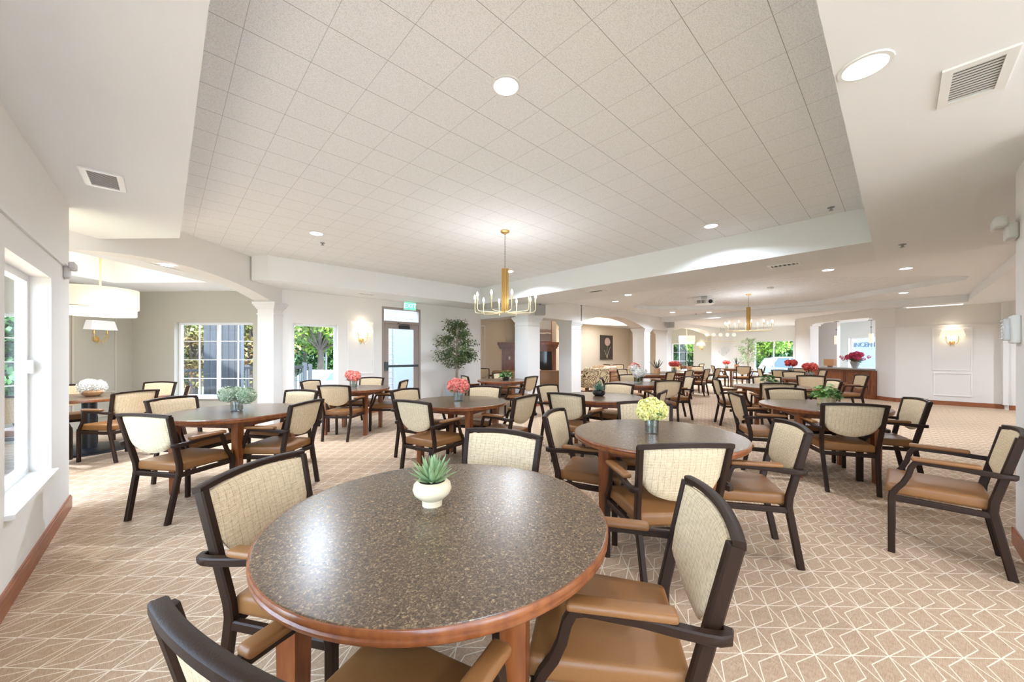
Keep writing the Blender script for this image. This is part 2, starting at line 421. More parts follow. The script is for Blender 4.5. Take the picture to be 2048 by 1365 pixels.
def wall(name, p0, p1, z1, m, openings=(), thick=0.16, side=1, z0=0.0, mats=None):
    """wall face on the line p0-p1; the body lies to the left (side=1) or right (side=-1)"""
    p0 = Vector(p0); p1 = Vector(p1); d = (p1 - p0); L = d.length; d.normalize()
    n = Vector((-d.y, d.x)) * side
    xs = sorted({0.0, L, *[o[0] for o in openings], *[o[1] for o in openings]})
    b = MB()
    for a, c2 in zip(xs, xs[1:]):
        zs = [(z0, z1)]
        for o in openings:
            if o[0] <= a + 1e-6 and o[1] >= c2 - 1e-6:
                zs = [(z0, o[2]), (o[3], z1)]
        for q0, q1 in zs:
            if q1 - q0 < 0.01: continue
            A = p0 + d * a; B = p0 + d * c2
            b.prism([tuple(A), tuple(B), tuple(B + n * thick), tuple(A + n * thick)], q0, q1)
    return struct(name, b, m)
def baseboard(name, p0, p1, side=-1, h=0.11, t=0.016):
    p0 = Vector(p0); p1 = Vector(p1); d = (p1 - p0).normalized(); n = Vector((-d.y, d.x)) * side
    b = MB()
    b.prism([tuple(p0), tuple(p1), tuple(p1 + n * t), tuple(p0 + n * t)], 0.0, h - 0.012)
    b.prism([tuple(p0), tuple(p1), tuple(p1 + n * t * 0.55), tuple(p0 + n * t * 0.55)], h - 0.012, h)
    return struct(name, b, wood_base)
def rail(name, p0, p1, z, side=-1, h=0.022, t=0.014, m=None):
    p0 = Vector(p0); p1 = Vector(p1); d = (p1 - p0).normalized(); n = Vector((-d.y, d.x)) * side
    b = MB()
    b.prism([tuple(p0), tuple(p1), tuple(p1 + n * t), tuple(p0 + n * t)], z, z + h)
    return struct(name, b, m or trim_white)

LW = -0.595
wall('wall_left', (LW, -3.2), (LW, 4.87), ZS, wall_m, [(6.34, 7.40, 0.48, 1.86), (4.1, 5.5, 0.48, 1.86), (1.9, 3.3, 0.48, 1.86)], 0.16, 1)  # last two openings are unseen, cut to let sky light in
baseboard('baseboard_left', (LW, -3.2), (LW, 4.885), -1)
rail('trim_1', (LW, -3.2), (LW, 4.72), 2.02)
RW = -0.56
wall('wall_right', (3.5, RW), (4.27, RW), ZS, wall_m, (), 0.22, -1)
baseboard('baseboard_right', (3.5, RW), (4.285, RW), 1)
b = MB(); b.prism([(4.27, RW - 0.22), (4.286, RW - 0.22), (4.286, RW + 0.016), (4.27, RW)], 0, 0.11); struct('baseboard_right_end', b, wood_base)
wall('wall_added_side', (4.27, -4.3), (14.65, -4.3), ZS, wall_m, (), 0.16, -1)  # unseen wall, added to keep sun and sky off the far wall
wall('wall_added_inner', (4.05, RW - 0.22), (4.05, -6.0), ZS, wall_m, (), 0.16, 1)  # unseen wall, added to close the side area against daylight
wall('wall_added_rear', (1.2, -6.0), (4.05, -6.0), ZS, wall_m, (), 0.16, -1)  # unseen wall, added to narrow the daylight opening behind the camera
# main back wall with narrow window and exit door
BW = 8.15
wall('wall_back', (1.63, BW), (6.5, BW), ZS, wall_m, [(1.82 - 1.63, 2.655 - 1.63, 0.48, 1.93), (3.61 - 1.63, 4.60 - 1.63, 0.0, 2.42)], 0.16, 1)
baseboard('baseboard_back', (1.63, BW), (3.61, BW), -1)
baseboard('baseboard_back_right', (4.60, BW), (6.5, BW), -1)
# far right walls
wall('wall_far', (14.65, -1.75), (14.65, 0.05), ZS, wall_m, (), 0.16, -1)
wall('wall_far_recess', (14.45, -4.2), (14.45, -1.75), ZS, wall_m, (), 0.36, -1)
b = MB(); b.prism([(14.40, -1.79), (14.65, -1.79), (14.65, -1.71), (14.40, -1.71)], 0.11, ZS); struct('trim_2', b, trim_white)
baseboard('baseboard_far', (14.65, -1.75), (14.65, 0.05), 1)
baseboard('baseboard_far_recess', (14.45, -4.2), (14.45, -1.8), 1)
rail('trim_3', (14.65, -1.7), (14.65, 0.05), 2.06, 1)
# 45 degree wall with the pass-through over the counter: s runs from (14.65,.05)
D45 = Vector((1, 1)).normalized(); W0 = Vector((14.65, 0.05))
def w45(s, off=0.0):
    return W0 + D45 * s + Vector((1, -1)).normalized() * off
b = MB()
def w45col(s0, s1, z0, z1, mb=b, th=0.30, off=0.0):
    mb.prism([tuple(w45(s0, off)), tuple(w45(s1, off)), tuple(w45(s1, off + th)), tuple(w45(s0, off + th))], z0, z1)
S0, S1, S2 = 0.57, 3.0, 3.7
w45col(0, S0, 0, 2.66); w45col(S1, S2, 0, 2.66)
NA = 24
for i in range(NA):
    a = S0 + (S1 - S0) * i / NA; c2 = S0 + (S1 - S0) * (i + 1) / NA
    um = abs((a + c2) / 2 - (S0 + S1) / 2) / ((S1 - S0) / 2)
    za = 2.42 - (0.14 * ((um - 0.72) / 0.28) ** 2 if um > 0.72 else 0)
    w45col(a, c2, za, 2.66)
struct('wall_pass_through', b, wall_white)
b = MB(); w45col(-0.01, S0, 0, 0.11, b, 0.03, -0.016); struct('baseboard_pass_through', b, wood_base)
b = MB(); w45col(0, S0, 2.06, 2.08, b, 0.03, -0.012); struct('trim_4', b, trim_white)
# counter room behind
b = MB(); w45col(3.9, 5.5, 0, 2.66, b, 0.12, 1.7); struct('wall_counter_side', b, mat('pinkish_wall_paint', (0.76, 0.70, 0.65), 0.75))
b = MB()
w45col(-2.5, 3.5, 0, 2.66, b, 0.15, 3.4); w45col(3.5, 5.36, 0, 0.75, b, 0.15, 3.4); w45col(3.5, 5.36, 2.01, 2.66, b, 0.15, 3.4); w45col(5.36, 8, 0, 2.66, b, 0.15, 3.4)
struct('wall_counter_back', b, wall_white)
wall('wall_lobby', (21.3, 3.0), (21.3, 5.85), Z2, wall_white, [(0.35, 1.93, 0.35, 1.98)], 0.16, -1)
wall('wall_lobby_side', (17.25, 2.68), (21.3, 2.95), ZS, wall_white, (), 0.12, -1)
wall('wall_lobby_bay', (20.5, 6.64), (21.3, 5.85), Z2, wall_white, (), 0.16, 1)
wall('wall_far_bay', (20.5, 6.64), (20.5, 10.0), Z2, beige_m, [(0.88, 2.06, 0.48, 1.92)], 0.16, -1)
wall('wall_far_bay_side', (17.05, 9.9), (20.5, 10.0), Z2, beige_m, (), 0.12, 1)
# lounge
wall('wall_lounge', (6.5, 9.8), (10.6, 9.8), 3.0, tan_wall, (), 0.15, 1)
wall('wall_lounge_right', (10.6, 9.3), (16.9, 9.3), 3.0, tan_wall, (), 0.15, 1)
wall('wall_lounge_return', (10.6, 9.3), (10.6, 9.8), 3.0, tan_wall, (), 0.15, -1)
wall('wall_lounge_left', (6.5, BW + 0.16), (6.5, 9.8), 3.0, tan_wall, (), 0.15, 1)
wall('wall_lounge_end', (16.9, 7.5), (16.9, 9.3), 3.0, tan_wall, (), 0.12, -1)

# bay at the left behind the arch
A0 = Vector((-1.08, 5.58)); AD = Vector((1, 1)).normalized(); AN = Vector((-1, 1)).normalized()
wall('wall_bay_back', (-3.06, 7.56), (-0.46, 10.14), ZS, beige_m, [(0.9, 2.35, 0.48, 1.92)], 0.16, 1)
wall('wall_bay_window', (-0.46, 10.14), (1.30, 8.38), ZS, beige_m, [(0.83, 2.37, 0.48, 1.93)], 0.16, 1)
wall('wall_bay_side', (-3.06, 7.56), (-1.08, 5.58), ZS, beige_m, (), 0.16, -1)

def arch_wall(name, p0, d, L, xa, xb, zsp, zcr, ztop, thick, n, m, seg=28):
    """wall piece above an arched opening; p0 + d*s, body extends along n"""
    b = MB(); p0 = Vector(p0)
    def q(s, o): v = p0 + d * s + n * o; return (v.x, v.y)
    def col_(a, c2, za, zc):
        A, B, Bb, Ab = q(a, 0), q(c2, 0), q(c2, thick), q(a, thick)
        b.add([(*A, za), (*B, zc), (*Bb, zc), (*Ab, za), (*A, ztop), (*B, ztop), (*Bb, ztop), (*Ab, ztop)],
              [(0, 1, 5, 4), (3, 7, 6, 2), (0, 3, 2, 1), (4, 5, 6, 7)])
    h = zcr - zsp; w2 = (xb - xa) / 2; Rr = (w2 * w2 + h * h) / (2 * h); xm = (xa + xb) / 2
    z = lambda s_: zcr - Rr + math.sqrt(max(0, Rr * Rr - (s_ - xm) ** 2))
    if xa > 0: col_(0, xa, zsp, zsp)
    for i in range(seg):
        a = xa + (xb - xa) * i / seg; c2 = xa + (xb - xa) * (i + 1) / seg
        col_(a, c2, z(a), z(c2))
    if xb < L: col_(xb, L, zsp, zsp)
    return struct(name, b, m)
# arch line: apex near X=.05 ; column at (1.19,7.79)-(1.49,8.09)
arch_wall('wall_arch', (-1.30, 5.20), AD, 4.14, 0.41, 3.89, 2.272, 2.522, ZT, 0.30, AN, wall_m)
rot45 = PI / 4
def column(name, cx, cy, a, rz, zc=2.26, ztop=None, base=True):
    b = MB()
    b.cbox((cx, cy, zc / 2), (a, a, zc), rz)
    for dz, ex, h in ((0.00, 0.125, 0.045), (-0.045, 0.095, 0.03), (-0.075, 0.06, 0.03), (-0.105, 0.03, 0.025), (-0.21, 0.026, 0.02)):
        b.cbox((cx, cy, zc + dz - h / 2 + 0.002), (a + ex, a + ex, h), rz)
    o = struct(name, b, trim_white)
    o['kind'] = 'structure'
    if base:
        b2 = MB(); b2.cbox((cx, cy, 0.05), (a + 0.05, a + 0.05, 0.10), rz); b2.cbox((cx, cy, 0.112), (a + 0.03, a + 0.03, 0.025), rz)
        b2.build('column_base', wood_base, o)
    return o
b = MB(); Cc = Vector((1.452, 7.925)) + AD * 0.125 + AN * 0.15
b.cbox((Cc.x, Cc.y, 1.14), (0.25, 0.30, 2.28), PI / 4)
for dz, ex, h in ((0.00, 0.125, 0.045), (-0.045, 0.095, 0.03), (-0.075, 0.06, 0.03), (-0.105, 0.03, 0.025), (-0.21, 0.026, 0.02)): b.cbox((Cc.x, Cc.y, 2.28 + dz - h / 2), (0.25 + ex, 0.30 + ex, h), PI / 4)
struct('column', b, trim_white)
CY = 6.3
for x in (6.5, 8.27, 12.55, 14.4):
    column('column', x + 0.225, CY + 0.225, 0.45, 0, 2.26)
XD = Vector((1, 0)); YD = Vector((0, 1))
b = MB(); b.box((6.5, CY, 2.26), (8.75, CY + 0.45, Z2 + 0.1)); b.box((6.5, CY + 0.45, 2.30), (6.95, BW, Z2)); struct('wall_beam_left', b, wall_m)
arch_wall('wall_arch_lounge', (8.72, CY), XD, 6.15, 0.03, 3.83, 2.262, 2.535, Z2 + 0.1, 0.45, YD, wall_m)
arch_wall('wall_arch_far', (14.86, CY), XD, 6.4, 0.0, 5.2, 2.262, 2.50, Z2 + 0.1, 0.45, YD, wall_m)

# ceilings
b = MB(); b.box((0.0, 0.1, ZT), (5.85, 8.1, ZT + 0.06)); b.prism([(-1.4, 5.0), (0.0, 5.0), (0.0, 7.0), (-0.8, 6.2)], ZT, ZT + 0.06)
struct('ceiling_tiles', b, tile_m)
b = MB()
b.prism([(-1.6, -6), (0.115, -6), (0.115, 5.35), (-0.6, 6.06), (-1.6, 5.06)], ZS, ZT + 0.1)
struct('ceiling_soffit_left', b, ceil_m)
b = MB(); b.box((0.115, -6, ZS), (7.0, 0.20, ZT + 0.1)); struct('ceiling_soffit_right', b, ceil_m)
b = MB(); b.box((5.75, 0.20, ZS + 0.006), (7.0, BW + 0.1, ZT + 0.1)); b.box((5.751, 0.2, ZS + 0.006), (5.752, 7.2, ZT))
struct('ceiling_beam_soffit', b, mat('beam_paint', (0.82, 0.825, 0.825), 0.75))
b = MB(); b.prism([(1.06, 7.52), (1.25, 7.27), (5.75, 7.22), (5.75, BW + 0.1), (1.5, BW + 0.1)], ZS + 0.002, ZT + 0.05); struct('ceiling_soffit_back', b, ceil_m)
# second region with octagonal plaster tray
OC = [(8.1, 1.7), (8.1, 3.4), (10.3, 5.55), (11.2, 5.55), (12.7, 4.2), (13.7, 3.1), (13.7, 1.6), (11.2, -0.9), (10.7, -0.9)]
def ring_ceiling(name, outer, hole, z0, z1, m):
    """flat slab with a hole: quads from each hole edge to the outer rectangle, by triangulation"""
    bm = bmesh.new()
    vo = [bm.verts.new((x, y, z0)) for x, y in outer]; vh = [bm.verts.new((x, y, z0)) for x, y in hole]
    es = [bm.edges.new((vo[i], vo[(i + 1) % len(vo)])) for i in range(len(vo))] + [bm.edges.new((vh[i], vh[(i + 1) % len(vh)])) for i in range(len(vh))]
    bmesh.ops.triangle_fill(bm, edges=es, use_beauty=True, use_dissolve=False)
    bm.verts.index_update()
    b = MB()
    vs = [tuple(v.co) for v in bm.verts]; n = len(vs)
    fs = [tuple(v.index for v in f.verts) for f in bm.faces]
    nh = [len(vo) + i for i in range(len(vh))]
    top = [(x, y, z1) for x, y, z in vs]
    side = [(a, nh[(i + 1) % len(nh)], nh[(i + 1) % len(nh)] + n, a + n) for i, a in enumerate(nh)]
    b.add(vs + top, fs + [tuple(i + n for i in f[::-1]) for f in fs] + side)
    bm.free()
    return struct(name, b, m)
ring_ceiling('ceiling_dining', [(7.0, -1.15), (13.9, -1.15), (13.9, CY + 0.1), (7.0, CY + 0.1)], OC, Z2, ZO + 0.02, ceil_m)
b = MB(); b.prism(OC, ZO, ZO + 0.04); b2 = b
struct('ceiling_plaster_tray', b, plaster_m)
b = MB(); b.box((7.0, -4.3, ZS), (14.9, -1.15, ZO)); struct('ceiling_soffit_side', b, ceil_m)
b = MB(); b.box((13.9, -1.15, ZS), (14.35, CY, ZO)); struct('ceiling_cross_beam', b, ceil_m)
b = MB(); b.prism([(14.35, -1.2), (20.5, -2.0), (22.0, 3.0), (22.0, CY), (14.35, CY)], Z2 - 0.1, ZO); struct('ceiling_lobby', b, ceil_m)
b = MB(); b.box((16.9, CY + 0.45, Z2), (22.0, 10.2, ZO)); struct('ceiling_far_bay', b, ceil_m)
# lounge ceiling with cream tray
def oval(cx, cy, rx, ry, n=28, rot=0):
    return [(cx + rx * math.cos(2 * PI * i / n) * math.cos(rot) - ry * math.sin(2 * PI * i / n) * math.sin(rot), cy + rx * math.cos(2 * PI * i / n) * math.sin(rot) + ry * math.sin(2 * PI * i / n) * math.cos(rot)) for i in range(n)]
ring_ceiling('ceiling_lounge', [(6.5, CY + 0.45), (16.9, CY + 0.45), (16.9, 9.9), (6.5, 9.9)], oval(11.6, 8.1, 3.4, 1.1), ZS + 0.03, 2.9, ceil_m)
b = MB(); b.prism(oval(11.6, 8.1, 3.45, 1.15), 2.88, 2.92); struct('ceiling_lounge_cove', b, cream_m)
b = MB(); ov = oval(11.6, 8.1, 3.36, 1.06, 40); b.tube([(x, y, 2.70) for x, y in ov + ov[:1]], 0.02, 6, cap=False)
struct('trim_cove_fill', b, mat('cove_fill_glow', (1, 1, 1), 0.5, emit=(1, 0.88, 0.68), estr=7))  # glowing strip added to brighten the cream tray, no such fitting known
# bay ceiling with tray
bo = [(-1.35 + 0.25, 5.25 + 0.25), (1.30, 8.30), (1.30, 8.5), (-0.46, 10.25), (-3.2, 7.56)]
bo = [tuple(Vector((-1.25, 5.35)) + AN * 0.25), tuple(Vector((1.5, 8.1)) + AN * 0.25), (1.32, 8.5), (-0.44, 10.28), (-3.22, 7.5)]
bh = [tuple(Vector((-0.90, 7.75)) + AD * a + AN * c2) for a, c2 in ((-1.05, -0.85), (1.15, -0.85), (1.15, 0.75), (-1.05, 0.75))]
ring_ceiling('ceiling_bay', bo, bh, ZS - 0.05, 3.0, ceil_m)
b = MB(); b.prism([tuple(Vector(p)) for p in bh], 2.96, 3.0); struct('ceiling_bay_cove', b, cream_m)

# ------------------------------------------------------------------ windows
def window(name, p0, p1, z0, z1, side, depth=0.10, rows=1, cols=1, mull=None, latch=False, sill=True, split=None):
    """frame in an opening from p0 to p1 (wall face), set back by depth"""
    p0 = Vector(p0); p1 = Vector(p1); d = (p1 - p0).normalized(); L = (p1 - p0).length
    n = Vector((-d.y, d.x)) * side; ang = math.atan2(d.y, d.x)
    root = thing(name, (p0.x, p0.y, 0), ang); root['kind'] = 'structure'
    sg = side
    fr = MB(); t = 0.045
    y0, y1 = sorted((sg * depth, sg * (depth + 0.05)))
    fr.box((0, y0, z0), (t, y1, z1)); fr.box((L - t, y0, z0), (L, y1, z1)); fr.box((t, y0, z0), (L - t, y1, z0 + t)); fr.box((t, y0, z1 - t), (L - t, y1, z1))
    for q in (split or []): fr.box((q - 0.022, y0, z0 + t), (q + 0.022, y1, z1 - t))
    fr.build('window_frame', vinyl_win, root)
    if rows > 1 or cols > 1:
        gr = MB(); ym = (y0 + y1) / 2
        for i in range(1, rows):
            z = z0 + (z1 - z0) * i / rows; gr.box((t, ym - 0.009, z - 0.009), (L - t, ym + 0.009, z + 0.009))
        for i in range(1, cols):
            x = L * i / cols; gr.box((x - 0.009, ym - 0.009, z0 + t), (x + 0.009, ym + 0.009, z1 - t))
        gr.build('window_grille', vinyl_win, root)
    gl = MB(); ym = (y0 + y1) / 2 + 0.012 * sg; gl.box((t * 0.6, ym - 0.002, z0 + t * 0.6), (L - t * 0.6, ym + 0.002, z1 - t * 0.6)); gl.build('pane', glass_m, root)
    if sill:
        si = MB(); ys = sorted((-sg * 0.035, sg * depth)); si.box((-0.01, ys[0], z0 - 0.022), (L + 0.01, ys[1], z0 + 0.004)); si.build('window_sill', trim_white, root)
    if latch:
        la = MB(); ys = sorted((sg * depth, sg * (depth - 0.03))); la.box((L - 0.075, ys[0], 1.18), (L - 0.035, ys[1], 1.27)); la.build('latch', white_pl, root)
    return root
window('window_1', (LW, 3.14), (LW, 4.20), 0.48, 1.86, 1, latch=True)
window('window_added_8', (LW, 0.9), (LW, 2.3), 0.48, 1.86, 1)  # unseen window, added to brighten the left floor
window('window_added_9', (LW, -1.3), (LW, 0.1), 0.48, 1.86, 1)  # second unseen window, added for more sky light at left
window('window_2', tuple(Vector((-0.46, 10.14)) + Vector((1, -1)).normalized() * 0.83), tuple(Vector((-0.46, 10.14)) + Vector((1, -1)).normalized() * 2.37), 0.48, 1.93, 1, rows=4, cols=4, split=[0.77])
window('window_3', (1.82, BW), (2.655, BW), 0.48, 1.93, 1)
window('window_4', tuple(Vector((-3.06, 7.56)) + AD * 0.9), tuple(Vector((-3.06, 7.56)) + AD * 2.35), 0.48, 1.92, 1, rows=4, cols=4)
window('window_5', (21.3, 3.35), (21.3, 4.93), 0.35, 1.98, -1, split=[0.8])
window('window_6', (20.5, 7.52), (20.5, 8.70), 0.48, 1.92, -1, rows=3, cols=3)
window('window_7', tuple(w45(3.5, 3.4)), tuple(w45(5.36, 3.4)), 0.75, 2.01, -1, split=[0.78])

# exit door with transom
dr = thing('door_1', (3.61, BW, 0), 0); dr.scale = (0.99 / 0.97, 1, 2.42 / 2.40); dr['kind'] = 'structure'
b = MB(); b.box((0, 0.0, 0), (0.05, 0.12, 2.40)); b.box((0.92, 0.0, 0), (0.97, 0.12, 2.40)); b.box((0.05, 0.0, 2.35), (0.92, 0.12, 2.40)); b.box((0.05, 0.0, 2.02), (0.92, 0.12, 2.08))
b.build('door_frame', door_m, dr)
b = MB(); y0, y1 = 0.03, 0.075
b.box((0.052, y0, 0.01), (0.17, y1, 2.018)); b.box((0.80, y0, 0.01), (0.918, y1, 2.018)); b.box((0.17, y0, 0.01), (0.80, y1, 0.28)); b.box((0.17, y0, 1.90), (0.80, y1, 2.018))
leaf = b.build('door_panel', door_m, dr)
b = MB(); b.box((0.165, 0.05, 0.275), (0.805, 0.055, 1.905)); b.build('pane', glass_m, dr)
b = MB(); b.box((0.045, 0.05, 2.075), (0.925, 0.055, 2.355)); b.build('transom_pane', glass_m, dr)
b = MB(); b.rbox((0.49, -0.035, 1.03), (0.80, 0.03, 0.055), 0.01, 0); b.rbox((0.10, -0.025, 1.03), (0.07, 0.06, 0.20), 0.012); b.box((0.84, -0.03, 1.01), (0.87, 0.03, 1.05)); b.build('push_bar', mat('dark_green_grey_metal', (0.06, 0.075, 0.08), 0.35), dr)
b = MB(); b.box((0.42, -0.015, 1.905), (0.68, 0.03, 1.985)); b.tube([(0.66, -0.03, 2.0), (0.42, -0.05, 2.01), (0.38, 0.0, 2.04)], 0.008, 6); b.build('door_closer', black_m, dr)

# panel mouldings
def panel(name, p0, p1, z0, z1, side=-1):
    p0 = Vector(p0); p1 = Vector(p1); d = (p1 - p0).normalized(); n = Vector((-d.y, d.x)) * side; L = (p1 - p0).length
    b = MB(); t = 0.026; h = 0.016
    def q(a0, a1, c0, c1):
        A = p0 + d * a0; B = p0 + d * a1
        b.prism([tuple(A), tuple(B), tuple(B + n * h), tuple(A + n * h)], c0, c1)
    q(0, L, z0, z0 + t); q(0, L, z1 - t, z1); q(0, t, z0 + t, z1 - t); q(L - t, L, z0 + t, z1 - t)
    return struct(name, b, mat('moulding_paint', (0.88, 0.86, 0.83), 0.5) if 'bay' not in name else mat('beige_moulding_paint', (0.54, 0.50, 0.42), 0.5))
panel('trim_5', (2.84, BW), (3.42, BW), 0.88, 2.05)
panel('trim_6', (14.65, -1.28), (14.65, -0.62), 0.90, 2.0, 1)
panel('trim_7', (14.65, -1.28), (14.65, -0.64), 0.24, 0.84, 1)
q0 = Vector((-0.46, 10.14)) - AD * 0.95; q1 = Vector((-0.46, 10.14)) - AD * 0.28
panel('trim_8_bay', tuple(q0), tuple(q1), 0.62, 2.12); panel('trim_9_bay', tuple(q0), tuple(q1), 0.2, 0.55)
panel('trim_10', (7.55, 9.8), (8.0, 9.8), 0.3, 2.3)

# ------------------------------------------------------------------ ceiling lights and fittings
lamp_d = bpy.data.lights.new('disk_lamp', 'AREA'); lamp_d.shape = 'DISK'; lamp_d.size = 0.13; lamp_d.energy = DL_POWER; lamp_d.spread = R_(150); lamp_d.color = (0.92, 0.97, 1.0)
lamp_near = lamp_d.copy(); lamp_near.energy = DL_POWER * 0.35
lamp_big = lamp_d.copy(); lamp_big.energy = DL_POWER * 1.7
def downlight(p, label, power=None, r=0.075, vis=True):
    t = thing('ceiling_light', p, 0, label, 'ceiling light', 'recessed ceiling lights')
    b = MB(); b.lathe([(r + 0.018, 0.0), (r + 0.016, -0.006), (r, -0.006)], 24, cap0=False, cap1=False); b.build('trim_ring', white_pl, t, True)
    b = MB(); b.lathe([(r, -0.0055), (0.001, -0.005)], 24, cap0=False); b.build('lens', light_em, t)
    lo = bpy.data.objects.new('lamp', lamp_near if (p.x < 2.8 and p.y < 1.8) else lamp_big if (p.y > 4.2 and p.x < 6) else lamp_d); col.objects.link(lo); lo.parent = t; lo.location = (0, 0, -0.02)
DLS = [
 (at_z(1012, 172, ZT), 'round recessed light in the tiled ceiling nearest the camera, straight overhead'),
 (at_z(633, 467, ZT), 'round recessed light in the tiled ceiling at left, above the arch side'),
 (at_z(1422, 452, ZT), 'round recessed light in the tiled ceiling at right, beside the long beam'),
 (at_z(1019, 543, ZT), 'small recessed light in the tiled ceiling just behind the near brass chandelier'),
 (at_z(1730, 133, ZS), 'round recessed light in the smooth soffit beside the large square vent'),
 (at_z(1256, 590, Z2), 'right one of two close recessed lights above the lounge arch'),
 (at_z(1231, 603, Z2), 'left one of two close recessed lights above the lounge arch'),
 (at_z(1656, 540, Z2), 'recessed light in the strip between long beam and plaster tray'),
 (at_z(1812, 537, Z2), 'recessed light right of the plaster tray, nearest the side beam'),
 (at_z(1807, 586, Z2), 'recessed light beyond the plaster tray, above the panelled wall'),
 (at_z(1345, 625, Z2), 'left one of two distant recessed lights below the projector'),
 (at_z(1418, 625, Z2), 'right one of two distant recessed lights below the projector'),
]
for p, l in DLS: downlight(p, l)
p = Vector((0.02, 6.78, 2.516))
b = thing('ceiling_light', p, 0, 'recessed light set in the underside of the big left arch', 'ceiling light', 'recessed ceiling lights')
m_ = MB(); m_.lathe([(0.085, 0.0), (0.083, -0.006), (0.068, -0.006)], 24, cap0=False, cap1=False); m_.build('trim_ring', white_pl, b, True)
lo = bpy.data.objects.new('lamp', lamp_big); col.objects.link(lo); lo.parent = b; lo.location = (0, 0, -0.02)
m_ = MB(); m_.lathe([(0.068, -0.0055), (0.001, -0.005)], 24, cap0=False); m_.build('lens', light_em, b)
# unseen lamps without fittings, added to brighten the rooms
def fill_lamp(p, e=None):
    lo = bpy.data.objects.new('disk_lamp', lamp_d if e is None else lamp_d.copy()); col.objects.link(lo); lo.location = p
    if e is not None: lo.data.energy = e
for p in ((-0.3, -1.6, ZS - .02), (2.8, -2.6, ZS - .02), (0.6, -3.6, ZS - .02)): fill_lamp(p)
for p in ((11.0, 7.9, 2.86), (13.4, 8.1, 2.86)): fill_lamp(p, 22)
for p in ((16.6, 4.6, 2.62), (18.8, 4.4, 2.62), (17.6, 8.2, 2.70)): fill_lamp(p, 60)
for p in ((17.2, 0.2, 2.62), (18.6, 0.9, 2.62)): fill_lamp(p, 7)
for p in ((10.0, -2.2, ZS - .02), (12.8, -2.4, ZS - .02)): fill_lamp(p, 20)

def vent(name, p, sx, sy, rz, label, n=12):
    t = thing(name, p, rz, label, 'vent')
    b = MB(); f = min(sx, sy) * 0.16
    b.box((-sx/2, -sy/2, -0.010), (sx/2, -sy/2 + f, 0)); b.box((-sx/2, sy/2 - f, -0.010), (sx/2, sy/2, 0)); b.box((-sx/2, -sy/2 + f, -0.010), (-sx/2 + f, sy/2 - f, 0)); b.box((sx/2 - f, -sy/2 + f, -0.010), (sx/2, sy/2 - f, 0))
    b.build('vent_frame', white_pl, t)
    b = MB(); b.box((-sx/2 + f, -sy/2 + f, -0.002), (sx/2 - f, sy/2 - f, -0.001)); b.build('duct_shade', slot_shade, t)  # flat dark sheet in place of the shaded duct
    b = MB()
    for i in range(n):
        y = -sy/2 + f + (sy - 2*f) * (i + 0.5) / n
        b.cbox((0, y, -0.004), (sx - 2*f, (sy - 2*f) / n * 0.48, 0.0015), 0, Matrix.Rotation(R_(6), 4, 'X'))
    b.build('louvre', mat('louvre_grey_paint', (0.60, 0.59, 0.57), 0.5), t)
    return t
pv = [at_z(x, y, ZS) for x, y in ((158, 333), (245, 352), (250, 384), (172, 368))]
cc = (pv[0] + pv[1] + pv[2] + pv[3]) / 4
vent('ceiling_vent', Vector((-0.32, 3.935, ZS)), 0.21, 0.36, 0, 'square louvred vent in the left soffit above the window wall', 13)
pv = [at_z(x, y, ZS) for x, y in ((1890, 143), (2040, 86), (2009, 172), (1872, 216))]
cc = (pv[0] + pv[1] + pv[2] + pv[3]) / 4
vent('ceiling_vent', Vector((2.685, -0.24, ZS)), 0.21, 0.36, PI / 2, 'large square louvred vent in the right soffit near the camera', 12)
vent('ceiling_vent', at_z(1569, 531, ZS) + Vector((0, 0, 0.006)), 0.20, 0.37, 0, 'long slot vent under the wide beam, right of its middle', 6)
vent('ceiling_vent', at_z(1192, 583, ZS) + Vector((0, 0, 0.006)), 0.20, 0.37, 0, 'long slot vent under the wide beam near the lounge columns', 6)
vent('ceiling_vent', at_z(733, 589, ZS), 0.30, 0.10, 0, 'thin vent in the soffit left of the exit sign', 5)
def sprinkler(p, label):
    t = thing('sprinkler', p, 0, label, 'sprinkler', 'ceiling sprinklers')
    b = MB(); b.lathe([(0.035, 0), (0.03, -0.008), (0.01, -0.012), (0.01, -0.03), (0.022, -0.032), (0.022, -0.036)], 12); b.build('sprinkler_head', steel_m, t)
for (x, y, z), l in (((645, 486, ZT), 'small ceiling sprinkler beside the left tiled ceiling light'), ((1662, 415, ZT), 'ceiling sprinkler at the far right corner of the tiled ceiling'),
                     ((1805, 489, ZS), 'ceiling sprinkler in the right soffit past the beam end'), ((1392, 628, Z2), 'distant sprinkler hanging between the two far recessed lights')):
    sprinkler(at_z(x, y, z), l)
b = MB(); c0 = at_z(1541, 575, ZO)
b.lathe([(0.07, 0), (0.065, -0.03), (0.04, -0.045)], 20, c=tuple(c0)); tag(b.build('smoke_detector', white_pl, None, True), 'white smoke detector on the plaster tray above the far chandelier', 'smoke detector')

